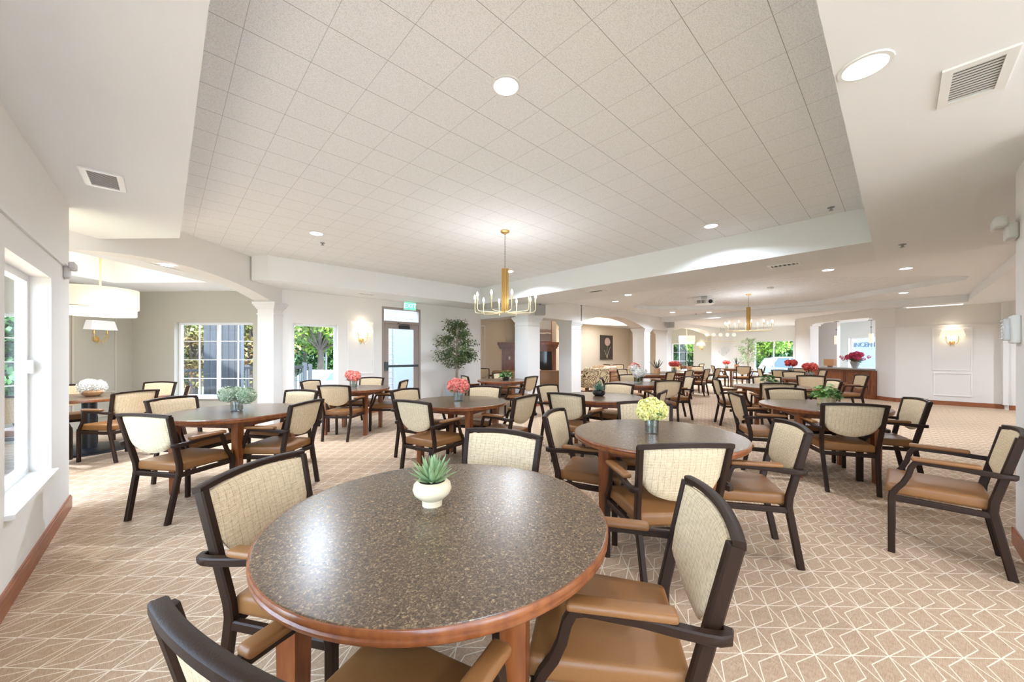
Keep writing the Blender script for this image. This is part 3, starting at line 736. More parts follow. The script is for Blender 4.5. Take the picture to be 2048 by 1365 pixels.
# ------------------------------------------------------------------ chandeliers
def chandelier(loc, zc, ztop, zbot, rr, label, nb=10, ph=-5):
    t = thing('chandelier', (loc[0], loc[1], 0), 0, label, 'chandelier', 'brass candle chandeliers')
    b = MB(); b.lathe([(0.001, zc - 0.001), (0.062, zc - 0.001), (0.062, zc - 0.018), (0.05, zc - 0.026), (0.012, zc - 0.03), (0.012, zc - 0.05)], 24, cap0=False); b.build('canopy', brass_m, t, True)
    b = MB(); z = zc - 0.045; k = 0
    while z > ztop + 0.02:
        pts = []
        for i in range(9):
            a = 2 * PI * i / 8; u = 0.008 * math.cos(a); v = 0.021 * math.sin(a)
            pts.append((u, 0, z - 0.02 + v) if k % 2 == 0 else (0, u, z - 0.02 + v))
        b.tube(pts, 0.0022, 5, cap=False); z -= 0.033; k += 1
    b.build('chain', steel_m, t)
    b = MB(); b.lathe([(0.030, zbot + 0.02), (0.030, ztop)], 16)
    for i in range(nb):
        a = R_(ph) + 2 * PI * i / nb - (PI / 2 - YAW); x, y = 0.042 * math.cos(a), 0.042 * math.sin(a)
        b.tube([(x, y, zbot - 0.02), (x, y, ztop)], 0.007, 6)
    b.build('centre_column', brass_m, t, True)
    for i in range(nb):
        a = R_(ph) + 2 * PI * i / nb - (PI / 2 - YAW); ca, sa = math.cos(a), math.sin(a)
        b = MB(); z0 = zbot - 0.03; up = 0.13
        pts = [(0.042, z0 + 0.05), (0.045, z0 + 0.01), (0.06, z0)] + [(rr - 0.035, z0), (rr - 0.012, z0 + 0.01), (rr, z0 + 0.035), (rr, z0 + up)]
        b.tube([(r * ca, r * sa, z) for r, z in pts], 0.0048, 6)
        b.lathe([(0.005, 0), (0.011, 0.01), (0.009, 0.055)], 10, c=(rr * ca, rr * sa, z0 + up))
        arm = b.build('arm', brass_pale, t, True)
        b = MB(); zb = z0 + up + 0.055
        b.lathe([(0.006, 0), (0.013, 0.018), (0.012, 0.035), (0.004, 0.062)], 10, c=(rr * ca, rr * sa, zb)); b.build('bulb', bulb_em, arm, True)
    ld = bpy.data.lights.new('chandelier_glow', 'POINT'); ld.energy = 15; ld.shadow_soft_size = rr * 1.0; ld.color = (1, 0.97, 0.93)
    lo = bpy.data.objects.new('chandelier_glow', ld); col.objects.link(lo); lo.parent = t; lo.location = (0, 0, zbot + 0.42 if False else zbot + 0.16)
    return t
ch1 = at_z(1010, 462, ZT)
chandelier((ch1.x, ch1.y), ZT, 2.464, 1.90, 0.41, 'near brass chandelier with ten lit candle bulbs hanging from tiled ceiling')
ch2 = at_t(1497, 600, 9.45)
chandelier((ch2.x, ch2.y), ZO, 2.53, 1.95, 0.52, 'far brass chandelier hanging from the plaster tray beyond the beam', 12, 4)

# drum pendants
def drum(loc, zt, r, z1, zm, z0, ztop, label):
    t = thing('drum_pendant', (loc[0], loc[1], 0), 0, label, 'pendant lamp')
    b = MB(); b.tube([(0, 0, z1 - 0.02), (0, 0, zt)], 0.011, 8); b.lathe([(0.07, zt), (0.07, zt - 0.02)], 16); b.build('rod', brass_pale, t, True)
    def ring(r0, za, zb): return [(r0, zb), (r0, za), (r0 - 0.005, za), (r0 - 0.005, zb), (r0, zb)]
    b = MB(); b.lathe(ring(r, z1, zm), 48, cap0=False, cap1=False); b.build('lamp_shade', shade_em, t, True)
    b = MB(); b.lathe(ring(r * 0.94, zm + 0.03, z0), 48, cap0=False, cap1=False); b.build('lower_shade', shade_em2, t, True)
    b = MB(); b.lathe([(r * 0.93, z0 + 0.02), (0.001, z0 + 0.021)], 48, cap0=False, cap1=False); b.build('diffuser', shade_em2, t)
    b = MB(); b.lathe(ring(r + 0.002, zm + 0.008, zm), 48, cap0=False, cap1=False); b.lathe([(0.012, z0 - 0.012), (0.012, z0 + 0.03)], 10); b.build('shade_band', brass_pale, t, True)
    ld = bpy.data.lights.new('pendant_glow', 'POINT'); ld.energy = 9; ld.shadow_soft_size = 0.2; ld.color = (1, 0.90, 0.74)
    lo = bpy.data.objects.new('pendant_glow', ld); col.objects.link(lo); lo.parent = t; lo.location = (0, 0, z1 + 0.12)
    ld2 = ld.copy(); ld2.energy = 14; lo = bpy.data.objects.new('pendant_glow', ld2); col.objects.link(lo); lo.parent = t; lo.location = (0, 0, z0 - 0.18)
drum((-0.68, 7.95), 2.96, 0.40, 2.26, 1.975, 1.875, 2.96, 'large two-tier cream drum pendant lit inside the left bay')
drum((18.5, 7.1), Z2, 0.36, 2.22, 1.93, 1.84, Z2, 'small distant cream drum pendant in the far bay')

# counter pendants
for (px, top, z0, lab) in ((1673, 2.30, 1.62, 'left one of two slim white glass pendants over the dark counter'), (1742, 2.38, 1.62, 'right one of two slim white glass pendants over the dark counter')):
    s_ = 2.16 if px < 1700 else 0.94
    q = w45(s_, 0.22)
    t = thing('glass_pendant', (q.x, q.y, 0), 0, lab, 'pendant lamp', 'slim glass pendants over the counter')
    zc = 2.42 if px < 1700 else 2.36
    b = MB(); b.lathe([(0.07, zc), (0.07, zc - 0.02)], 12); b.tube([(0, 0, zc), (0, 0, 2.14)], 0.006, 6); b.ball((0, 0, 2.14), 0.025)
    b.tube([(0, 0, 2.14), (-0.055, 0, 1.92)], 0.006, 5); b.tube([(0, 0, 2.14), (0.055, 0, 1.92)], 0.006, 5); b.build('hanger', steel_m, t)
    b = MB(); b.lathe([(0.058, 1.65), (0.058, 1.94)], 14); b.build('lamp_shade', shade_warm, t, True)

# bubble light in the lobby
t = thing('bubble_chandelier', (19.8, 6.0, 0), 0, 'thin gold bar light with row of small globes in far lobby', 'chandelier')
b = MB(); b.tube([(-0.55, 0.5, 1.95), (0.55, -0.5, 1.95)], 0.012, 6); b.tube([(0, 0, 1.95), (0, 0, 2.75)], 0.008, 6); b.build('bar', brass_pale, t)
for i in range(5):
    f = -0.5 + i * 0.25
    b = MB(); b.tube([(f, -f * 0.9, 1.95), (f, -f * 0.9, 2.2)], 0.006, 5); g_ = b.build('stem', brass_pale, t)
    b = MB(); b.ball((f, -f * 0.9, 2.28), 0.085, 12, 8); b.build('globe', light_em if False else shade_warm, g_, True)

# ------------------------------------------------------------------ wall sconces
def sconce(p, ang, label, lit=True, w_=0.42, power=0.6):
    """faces local -Y; p is the wall point at the plate"""
    t = thing('wall_sconce', (p[0], p[1], 0), ang, label, 'wall lamp', 'double candle wall sconces')
    z = p[2]
    b = MB(); b.lathe([(0.001, 0), (0.05, 0.0), (0.045, 0.015), (0.02, 0.03)], 16)
    M = Matrix.Translation((0, 0, z)) @ Matrix.Rotation(PI / 2, 4, 'X')
    b.v = [tuple(M @ Vector(v)) for v in b.v]
    b.build('back_plate', brass_m, t, True)
    b = MB()
    for s_ in (-1, 1):
        b.tube([(0, -0.03, z), (s_ * 0.03, -0.07, z - 0.05), (s_ * 0.075, -0.09, z - 0.03), (s_ * 0.10, -0.09, z + 0.03), (s_ * 0.10, -0.09, z + 0.10)], 0.006, 6)
        b.tube([(s_ * 0.04, -0.08, z - 0.10), (s_ * 0.015, -0.09, z - 0.02), (s_ * 0.06, -0.09, z + 0.05), (s_ * 0.14, -0.09, z + 0.06)], 0.005, 6)
        b.lathe([(0.022, 0), (0.024, 0.006), (0.014, 0.01), (0.013, 0.07)], 10, c=(s_ * 0.10, -0.09, z + 0.09))
    b.build('bracket', brass_m, t, True)
    zt, zb = z + 0.325, z + 0.165; b = MB(); tw, bw = w_ / 2 * 0.82, w_ / 2; dt, db_ = 0.055, 0.075
    o_ = [(-bw, -0.09 - db_, zb), (bw, -0.09 - db_, zb), (bw, -0.02, zb), (-bw, -0.02, zb), (-tw, -0.09 - dt, zt), (tw, -0.09 - dt, zt), (tw, -0.03, zt), (-tw, -0.03, zt)]
    b.add(o_, [(0, 1, 5, 4), (1, 2, 6, 5), (2, 3, 7, 6), (3, 0, 4, 7)]); b.build('lamp_shade', shade_warm if lit else shade_faint, t)
    if lit:
        ld = bpy.data.lights.new('sconce_glow', 'POINT'); ld.energy = power; ld.shadow_soft_size = 0.04; ld.color = (1, 0.84, 0.6)
        lo = bpy.data.objects.new('sconce_glow', ld); col.objects.link(lo); lo.parent = t; lo.location = (0, -0.09, z + 0.36)
        lo = bpy.data.objects.new('sconce_glow', ld); col.objects.link(lo); lo.parent = t; lo.location = (0, -0.09, z + 0.13)
    return t
sconce((3.14, BW, 1.63), 0, 'lit brass double sconce between narrow window and exit door')
q = Vector((-0.46, 10.14)) - AD * 0.60
sconce((q.x, q.y, 1.58), PI / 4, 'brass double sconce with plain white shade inside the left bay', lit=False)
sconce((14.65, -0.95, 1.62), -PI / 2, 'lit brass sconce on the panelled wall at far right')
sconce((20.5, 7.12, 1.62), -PI / 2, 'distant lit sconce on the beige wall of the far bay', power=0.3)

# ------------------------------------------------------------------ wall devices
# exit sign
t = thing('exit_sign', (4.27, BW, 2.465), 0, 'green lit exit sign on the wall above the door', 'exit sign')
b = MB(); b.box((-0.16, -0.09, -0.09), (0.16, -0.06, 0.105)); b.box((-0.05, -0.06, 0.02), (0.05, 0, 0.10)); b.build('sign_housing', white_pl, t)
b = MB(); b.box((-0.145, -0.093, -0.078), (0.145, -0.0905, 0.09)); b.build('sign_face', exit_em, t)
text_mesh('EXIT', 0.155, exit_letters, t, (0, -0.095, 0.006), 0.001)

def emergency(loc, rz, label):
    t = thing('emergency_light', loc, rz, label, 'emergency light', 'twin-head emergency lights')
    b = MB(); b.rbox((0, 0.03, -0.02), (0.15, 0.06, 0.12), 0.015); b.build('battery_box', mat('ivory_plastic', (0.60, 0.58, 0.56), 0.4), t, True)
    for s_ in (-1, 1):
        b = MB(); b.rbox((s_ * 0.055, 0.085, 0.055), (0.085, 0.07, 0.085), 0.02); b.tube([(s_ * 0.03, 0.05, 0.02), (s_ * 0.05, 0.07, 0.04)], 0.012, 6); b.build('lamp_head', mat('ivory_plastic'), t, True)
    return t
emergency((LW, 4.66, 1.99), -PI / 2, 'small beige twin-head emergency light at the left wall corner').scale = (.7, .55, .75)
emergency((4.215, RW, 2.17), 0, 'white twin-head emergency light high on the right wall edge').scale = (.9, .9, .9)
t = thing('wall_alarm', (4.17, RW, 1.48), 0, 'white alarm unit with ribbed clear front on right wall', 'alarm')
b = MB(); b.rbox((0, 0.018, 0), (0.14, 0.036, 0.19), 0.01); b.build('housing', white_pl, t, True)
b = MB(); b.rbox((0.02, 0.045, 0.0), (0.07, 0.04, 0.15), 0.012)
for i in range(6): b.cbox((0.02, 0.068, -0.06 + i * 0.024), (0.055, 0.006, 0.008))
b.build('ribbed_lens', mat('clear_grey_plastic', (0.66, 0.66, 0.66), 0.2), t, True)
b = MB(); q = at_z(901, 779, 0.45); b.box((4.98, BW - 0.008, 0.40), (5.05, BW, 0.52)); tag(b.build('wall_outlet', white_pl), 'white wall outlet between exit door and potted ficus', 'outlet')

# speakers and projector
b = MB(); t = thing('wall_speaker', (6.80, 6.14, 2.42), R_(-40), 'grey box speaker hung under the soffit at the nearest lounge column', 'speaker')
b.rbox((0, 0, 0), (0.24, 0.17, 0.24), 0.015); b.build('cabinet', grey_pl, t, True)
b = MB(); b.box((-0.105, -0.092, -0.105), (0.105, -0.085, 0.105)); b.build('grille', mat('grille_cloth', (0.35, 0.33, 0.31), 0.9), t)
b = MB(); b.tube([(0, 0, 0.1), (0, 0.05, 0.15)], 0.02, 8); b.build('bracket', steel_m, t)
t = thing('wall_speaker', (14.35, 6.12, 2.47), R_(-50), 'pale box speaker hung at the most distant lounge column', 'speaker')
b = MB(); b.rbox((0, 0, 0), (0.24, 0.2, 0.24), 0.015); b.build('cabinet', mat('pale_grey_plastic', (0.66, 0.65, 0.63), 0.5), t, True)
b = MB(); b.box((-0.105, -0.108, -0.105), (0.105, -0.1, 0.105)); b.build('grille', grey_pl, t)
b = MB(); b.tube([(0, 0, 0.1), (0, 0.12, 0.1)], 0.02, 8); b.build('bracket', steel_m, t)
pj = at_z(1408, 594, ZO)
t = thing('projector', (pj.x, pj.y, 0), R_(-60), 'white projector mounted on the plaster tray left of the far chandelier', 'projector')
b = MB(); b.rbox((0, 0, ZO - 0.15), (0.44, 0.34, 0.12), 0.02); b.build('projector_body', white_pl, t, True)
b = MB(); 
for i in range(7): b.box((-0.2 + i * 0.03, -0.174, ZO - 0.19), (-0.185 + i * 0.03, -0.17, ZO - 0.11))
b.build('air_grille', slot_shade, t)
b = MB(); b.lathe([(0.04, -0.02), (0.05, 0.0), (0.05, 0.02)], 16); M = Matrix.Translation((0.12, -0.17, ZO - 0.15)) @ Matrix.Rotation(PI / 2, 4, 'X'); b.v = [tuple(M @ Vector(v)) for v in b.v]; b.build('lens', black_m, t, True)
b = MB(); b.cbox((0, 0, ZO - 0.045), (0.12, 0.12, 0.09)); b.box((-0.15, -0.1, ZO - 0.004), (0.15, 0.1, ZO)); b.tube([(0.05, 0.1, ZO), (0.28, 0.12, ZO - 0.04), (0.3, 0.1, ZO - 0.1), (0.2, 0.1, ZO - 0.14)], 0.006, 5); b.build('ceiling_mount', white_pl, t)

# ------------------------------------------------------------------ dining chair
def make_chair():
    t = thing('dining_chair', (0, 0, 0), 0, 'chair', 'chair')
    def yback(z): return -0.385 - max(0, z - 0.44) / 0.40 * 0.095
    for s_ in (-1, 1):
        b = MB(); b.tube([(s_ * 0.243, 0.03, 0.0), (s_ * 0.243, 0.03, 0.36), (s_ * 0.243, 0.024, 0.40)], 1, rect=(0.032, 0.036), up=(0, 1, 0)); b.build('leg', frame_m, t)
        b = MB(); b.tube([(s_ * 0.193, -0.458, 0.0), (s_ * 0.207, -0.395, 0.33), (s_ * 0.211, -0.385, 0.385), (s_ * 0.215, -0.388, 0.44), (s_ * 0.238, -0.478, 0.832)], 1, rect=(0.030, 0.040), up=(0, 1, 0)); b.build('leg', frame_m, t)
        b = MB()
        pts = [(0.243, 0.026, 0.385), (0.243, 0.008, 0.425), (0.245, -0.022, 0.47), (0.247, -0.045, 0.525), (0.249, -0.058, 0.58), (0.250, -0.075, 0.612), (0.252, -0.105, 0.622), (0.258, -0.25, 0.620), (0.264, -0.34, 0.613), (0.268, -0.40, 0.610), (0.267, -0.432, 0.609), (0.260, -0.453, 0.609), (0.238, -0.460, 0.609)]
        b.tube([(s_ * x, y, z) for x, y, z in pts], 1, rect=(0.030, 0.026), up=(1, 0, 0)); b.build('arm', frame_m, t, True)
        b = MB(); b.rbox((s_ * 0.255, -0.198, 0.641), (0.052, 0.285, 0.026), 0.011, R_(-2.0) * s_, 3); b.build('arm_pad', vinyl_m, t, True)
    b = MB()
    def wp(p):
        k = 1 - 0.16 * (0.5 - p.y / 0.47) if True else 1
        bow = 0.018 * (1 - (p.x / 0.25) ** 2) if p.y > 0.1 else 0
        dome = 0.008 * (1 - (p.x / 0.25) ** 2) * (1 - (p.y / 0.24) ** 2) if p.z > 0.02 else 0
        return Vector((p.x * k, p.y + bow, p.z + dome))
    b.rbox((0, -0.168, 0.418), (0.475, 0.44, 0.072), 0.020, 0, 4, wp); b.build('seat', vinyl_m, t, True)
    b = MB()
    for s_ in (-1, 1): b.tube([(s_ * 0.240, 0.03, 0.362), (s_ * 0.208, -0.39, 0.358)], 1, rect=(0.026, 0.036))
    b.tube([(-0.24, 0.03, 0.362), (0.24, 0.03, 0.362)], 1, rect=(0.026, 0.036)); b.tube([(-0.207, -0.39, 0.358), (0.207, -0.39, 0.358)], 1, rect=(0.026, 0.036))
    b.build('seat_frame', frame_m, t)
    # top rail: arched and bowed backwards
    b = MB(); n = 14
    b.tube([((i / n * 2 - 1) * 0.252, -0.482 - 0.030 * (1 - (i / n * 2 - 1) ** 2), 0.836 + 0.014 * (1 - (i / n * 2 - 1) ** 2)) for i in range(n + 1)], 1, rect=(0.030, 0.025)); b.build('top_rail', frame_m, t, True)
    # upholstered panel
    b = MB(); nu, nv = 16, 12; vs = []
    def base(u, v):
        zt = 0.822 + 0.014 * (1 - u * u); zb = 0.535 + 0.055 * u * u + 0.02 * max(0, abs(u) - 0.85) / 0.15
        z = zb + (zt - zb) * v
        hw = 0.202 + (z - 0.50) * 0.068
        hw *= 1 - 0.10 * max(0, 0.22 - v) / 0.22
        return u * hw, yback(z) - 0.026 * (1 - u * u) + 0.006, z
    for sd in (1, -1):
        for j in range(nv + 1):
            for i in range(nu + 1):
                u = i / nu * 2 - 1; v = j / nv
                x_, y_, z_ = base(u, v)
                e_ = 1 - max(abs(u), abs(2 * v - 1)) ** 6
                vs.append((x_, y_ + sd * (0.004 + 0.015 * math.sqrt(max(0, e_))), z_))
    N_ = (nu + 1) * (nv + 1); fs = []
    for sd in (0, 1):
        for j in range(nv):
            for i in range(nu):
                a = sd * N_ + j * (nu + 1) + i; fs.append((a, a + 1, a + nu + 2, a + nu + 1))
    bd = [i for i in range(nu + 1)] + [j * (nu + 1) + nu for j in range(1, nv + 1)] + [nv * (nu + 1) + i for i in range(nu - 1, -1, -1)] + [j * (nu + 1) for j in range(nv - 1, 0, -1)]
    for k in range(len(bd)):
        a, c2 = bd[k], bd[(k + 1) % len(bd)]; fs.append((a, c2, c2 + N_, a + N_))
    b.add(vs, fs); b.build('backrest', fab_m, t, True)
    return t
chair0 = make_chair()
def chair(x, y, th, label, group):
    place(chair0, USED, (x, y, 0), R_(th - 90), label, group)

# ------------------------------------------------------------------ round dining table
TR = 0.582
def make_table():
    t = thing('round_table', (0, 0, 0), 0, 'table', 'table')
    b = MB(); b.lathe([(0.001, 0.722), (TR - 0.008, 0.722), (TR - 0.006, 0.7385), (TR - 0.010, 0.7400), (TR - 0.013, 0.7400), (TR - 0.03, 0.7400), (0.001, 0.7400)], 96, cap0=False, cap1=False); b.build('tabletop', lam_m, t, True)
    b = MB(); b.lathe([(TR - 0.009, 0.7392), (TR - 0.003, 0.7385), (TR, 0.734), (TR, 0.727), (TR - 0.006, 0.723), (TR - 0.006, 0.719), (TR - 0.001, 0.715), (TR - 0.002, 0.706), (TR - 0.010, 0.698), (TR - 0.06, 0.698), (TR - 0.06, 0.7225), (TR - 0.009, 0.7392)], 72, cap0=False, cap1=False); b.build('edge_moulding', wood_m, t, True)
    b = MB(); r = 0.45; w2 = r / math.sqrt(2) - 0.02
    for k in range(4):
        a = PI / 2 * k; p0 = (r * math.cos(a), r * math.sin(a)); p1 = (r * math.cos(a + PI / 2), r * math.sin(a + PI / 2))
        b.tube([(*p0, 0.665), (*p1, 0.665)], 1, rect=(0.02, 0.07))
    b.build('apron', wood_dark, t)
    for k in range(4):
        a = PI / 2 * k; cx, cy = 0.468 * math.cos(a), 0.468 * math.sin(a)
        b = MB(); vs = []
        for h, z in ((0.026, 0), (0.033, 0.55), (0.033, 0.70)):
            for i in range(4):
                q = a + PI / 2 * i; q2 = a + PI / 4 + PI / 2 * i
                vs.append((cx + h * math.sqrt(2) * math.cos(q), cy + h * math.sqrt(2) * math.sin(q), z))
        fs = [(3, 2, 1, 0), (8, 9, 10, 11)] + [(l * 4 + i, l * 4 + (i + 1) % 4, l * 4 + 4 + (i + 1) % 4, l * 4 + 4 + i) for l in range(2) for i in range(4)]
        b.add(vs, fs); b.build('leg', wood_m, t)
    return t
table0 = make_table()
TB = {'T1': (0.736, 1.14, 170), 'T2': (2.578, 1.204, 161), 'T5': (2.617, 3.70, 158), 'T6': (4.29, 2.82, 165), 'T8': (5.37, 0.60, 164), 'T9': (7.97, 1.58, 165), 'T7': (5.50, 6.08, 165),
      'T3': (0.53, 4.62, 174), 'T4': (2.35, 6.41, 181), 'T10': (11.2, 1.48, 165), 'T11': (6.85, 3.55, 165), 'T12': (10.3, 4.95, 165), 'T12b': (12.0, 5.0, 165), 'T12c': (13.6, 5.1, 165),
      'T13': (17.0, 4.55, 170), 'T14': (14.2, 2.3, 165), 'TB': (19.0, 7.5, 165)}
TL = {'T1': 'nearest round table, speckled brown top with white potted succulent', 'T2': 'round table with the yellow hydrangea vase, second from the camera',
      'T5': 'round table holding a coral flower vase, below the near chandelier', 'T6': 'round table holding a black succulent bowl, before the lounge columns',
      'T8': 'round table at right with leafy plant in woven basket', 'T9': 'round table just behind the basket plant table, small green plant on it',
      'T7': 'round table beside the nearest lounge column with green fern', 'T3': 'round table at left with two pale green hydrangeas',
      'T4': 'round table by the narrow window and exit door, coral flowers on it', 'T10': 'round table nearest the dark wood counter, red flowers on it',
      'T11': 'round table behind the black bowl table, white and coral bouquet', 'T12': 'round table beside the third lounge column, brown pot on it',
      'T12b': 'distant round table with red flowers, left of the aisle', 'T12c': 'distant round table by the last lounge column, spiky plant on it',
      'T13': 'most distant table before the lobby wall, tan pot on it', 'T14': 'distant round table under the lobby window, red flowers on it',
      'TB': 'small far table inside the far bay with window'}
for k_, (x, y, a) in TB.items():
    place(table0, USED, (x, y, 0), R_(a), TL[k_], 'round dining tables')
# pedestal table in the bay
t = thing('round_table', (-0.75, 7.60, 0), 0, 'round bay table on black pedestal under the drum pendant', 'table', 'round dining tables')
b = MB(); b.lathe([(0.001, 0.722), (0.592, 0.722), (0.594, 0.7385), (0.59, 0.740), (0.586, 0.740), (0.56, 0.740), (0.001, 0.740)], 64, cap0=False, cap1=False); b.build('tabletop', lam_m, t, True)
b = MB(); b.lathe([(0.59, 0.7392), (0.60, 0.734), (0.60, 0.71), (0.59, 0.70), (0.54, 0.70), (0.54, 0.722), (0.59, 0.7392)], 64, cap0=False, cap1=False); b.build('edge_moulding', wood_m, t, True)
b = MB(); b.lathe([(0.075, 0.03), (0.075, 0.70)], 20); b.build('pedestal', black_m, t, True)
b = MB(); b.lathe([(0.42, 0.0), (0.42, 0.018), (0.40, 0.028), (0.08, 0.04)], 48); b.build('base_disc', black_m, t, True)

C_ = [
 (0.57, 1.44, 307, 'armchair at left side of nearest table, back rail toward the window wall', 'n'),
 (0.97, 0.81, 124, 'armchair at right side of nearest table, seen close from its side', 'n'),
 (1.00, 1.45, 200, 'armchair on the far side of the nearest table, facing camera', 'n'),
 (0.53, 0.89, 20, 'closest armchair at bottom edge, tucked under the nearest table', 'n'),
 (2.25, 1.12, 50, 'armchair with its back to camera at the yellow flower table', 'y'),
 (2.46, 1.46, 292, 'armchair at left of the yellow flower table, side on', 'y'),
 (2.75, 0.90, 120, 'armchair at right of the yellow flower table, angled away', 'y'),
 (2.93, 1.42, 212, 'armchair half hidden behind the yellow hydrangeas', 'y'),
 (3.745, 0.0, 90, 'lone armchair pulled out at the right edge, facing left', 'l'),
 (5.08, 0.49, 26, 'armchair with its back to camera at the basket plant table', 'b'),
 (5.16, 0.92, 301, 'armchair at left of the basket plant table, side on', 'b'),
 (5.47, 0.32, 110, 'armchair at right of the basket plant table', 'b'),
 (5.73, 0.74, 220, 'armchair across the basket plant table facing camera', 'b'),
 (7.52, 1.55, 29, 'armchair back just behind the basket plant table, left of plant', 's'),
 (7.80, 1.95, 300, 'armchair standing alone on the aisle side, left of small plant table', 's'),
 (8.55, 1.70, 200, 'armchair behind the small green plant, facing camera', 's'),
 (8.35, 1.20, 118, 'armchair edge seen through the leaves of the basket plant', 's'),
 (10.67, 1.38, 9, 'armchair whose back overlaps the red flowers near the counter', 'c'),
 (11.05, 0.98, 118, 'armchair in front of the dark counter, facing left', 'c'),
 (11.68, 1.75, 200, 'armchair behind the red flowers on the counter-side table', 'c'),
 (13.70, 2.3, 350, 'distant armchair left of the lobby red flowers, back to camera', 'o'),
 (14.30, 2.68, 295, 'distant armchair side on below the lobby window', 'o'),
 (14.62, 2.2, 190, 'distant armchair right of the lobby red flowers, facing camera', 'o'),
 (13.90, 1.95, 115, 'distant armchair before the counter end, side on', 'o'),
 (3.90, 2.75, 6, 'armchair with pale back to camera at the black bowl table', 'k'),
 (4.22, 3.16, 274, 'armchair left of the black bowl table, before the second column', 'k'),
 (4.68, 2.98, 184, 'armchair facing camera behind the black succulent bowl', 'k'),
 (4.42, 2.50, 105, 'armchair at right of the black bowl table, edge on', 'k'),
 (6.75, 3.15, 50, 'armchair with back to camera at the white and coral bouquet table', 'w'),
 (7.50, 3.30, 130, 'armchair right of the white and coral bouquet, on the aisle', 'w'),
 (6.50, 3.60, 305, 'armchair between patterned loveseat and bouquet table, side on', 'w'),
 (7.30, 3.90, 218, 'armchair facing camera behind the white and coral bouquet', 'w'),
 (9.75, 4.62, 88, 'first in the row of distant armchairs left of the aisle', 'd'),
 (11.0, 4.62, 86, 'second in the row of distant armchairs left of the aisle', 'd'),
 (12.4, 4.62, 91, 'third in the row of distant armchairs left of the aisle', 'd'),
 (13.4, 4.62, 90, 'fourth and farthest in the row of armchairs left of aisle', 'd'),
 (14.3, 5.15, 200, 'distant armchair facing camera beside the last lounge column', 'd'),
 (10.3, 5.45, 265, 'distant armchair behind the brown pot plant table', 'd'),
 (16.50, 4.3, 28, 'distant armchair with its back to camera at the lobby table', 'f'),
 (16.65, 4.85, 300, 'distant pale armchair left of the lobby table', 'f'),
 (17.15, 4.12, 110, 'distant armchair right of the lobby table', 'f'),
 (18.55, 7.5, 5, 'left armchair of the two in the far bay', 'f'),
 (19.0, 7.05, 85, 'right armchair of the two in the far bay', 'f'),
 (5.47, 5.75, 103, 'armchair standing before the nearest lounge column', 'g'),
 (5.15, 6.28, 340, 'pale armchair edge on, left of the fern table', 'g'),
 (5.82, 6.44, 230, 'armchair behind the fern table, facing camera', 'g'),
 (0.27, 4.28, 36, 'pale-backed armchair with back to camera at green hydrangea table', 'h'),
 (0.69, 4.33, 132, 'armchair at right of the green hydrangea table', 'h'),
 (0.34, 4.92, 306, 'armchair at left behind the green hydrangea table', 'h'),
 (0.86, 5.00, 212, 'pale armchair behind the green hydrangea table, facing camera', 'h'),
 (2.18, 6.12, 43, 'armchair with back to camera at the window-side coral flower table', 't'),
 (2.17, 6.79, 309, 'armchair left of the window-side coral flowers, below the white car', 't'),
 (2.62, 6.90, 220, 'armchair under the wall sconce behind the coral flowers', 't'),
 (2.72, 6.35, 138, 'armchair right of the window-side coral flowers, before the exit door', 't'),
 (2.24, 3.44, 15, 'white-backed armchair with back to camera, left of centre table', 'm'),
 (2.46, 4.03, 289, 'armchair at left behind the white-backed chair of centre table', 'm'),
 (2.94, 3.85, 212, 'pale armchair facing camera behind centre coral flowers', 'm'),
 (2.82, 3.32, 103, 'armchair at right of the centre coral flower table', 'm'),
 (-0.55, 6.98, 127, 'armchair at right of the bay pedestal table', 'p'),
 (-0.36, 8.10, 231, 'armchair facing camera in the bay, under its window', 'p'),
 (-0.22, 7.55, 178, 'narrow-looking armchair edge on in the bay, left of window', 'p'),
 (-0.98, 8.12, 282, 'armchair behind the white flower bowl in the bay', 'p'),
 (-1.08, 7.18, 60, 'armchair at the left wall edge of the bay table', 'p'),
]
GN = {'n': 'armchairs around the nearest table', 'y': 'armchairs around the yellow flower table', 'l': None, 'b': 'armchairs around the basket plant table', 's': 'armchairs around the small plant table',
      'c': 'armchairs near the counter', 'o': 'armchairs below the lobby window', 'k': 'armchairs around the black bowl table', 'w': 'armchairs around the bouquet table', 'd': 'distant armchairs left of the aisle',
      'f': 'farthest armchairs', 'g': 'armchairs around the fern table', 'h': 'armchairs around the green hydrangea table', 't': 'armchairs around the window-side table', 'm': 'armchairs around the centre table', 'p': 'armchairs around the bay table'}
for x, y, th, l, g_ in C_: chair(x, y, th, l, GN[g_])

# ------------------------------------------------------------------ plants and flowers
rnd = random.Random(7)
def blade(b, o, d, L, wd, curl=0.3, n=5, thick=0.004, up=Vector((0, 0, 1))):
    """pointed fleshy leaf from o in direction d"""
    d = Vector(d).normalized(); sd = d.cross(up)
    if sd.length < 0.05: sd = Vector((1, 0, 0))
    sd.normalize(); nn = sd.cross(d).normalized(); vs = []; o = Vector(o)
    for i in range(n + 1):
        f = i / n; wv = wd * (0.55 + 0.9 * f) * (1 - f) ** 0.75 * 1.15 if f < 1 else 0.0006
        c2 = o + d * L * f + nn * (curl * L * f * f)
        vs += [c2 - sd * wv / 2 + nn * wv * 0.16, c2 - nn * (thick * (1 - f) + 0.0004), c2 + sd * wv / 2 + nn * wv * 0.16, c2 + nn * 0.0006]
    fs = [(0, 1, 2, 3)]
    for i in range(n):
        for k in range(4): fs.append((i * 4 + k, i * 4 + (k + 1) % 4, i * 4 + 4 + (k + 1) % 4, i * 4 + 4 + k))
    b.add(vs, fs)
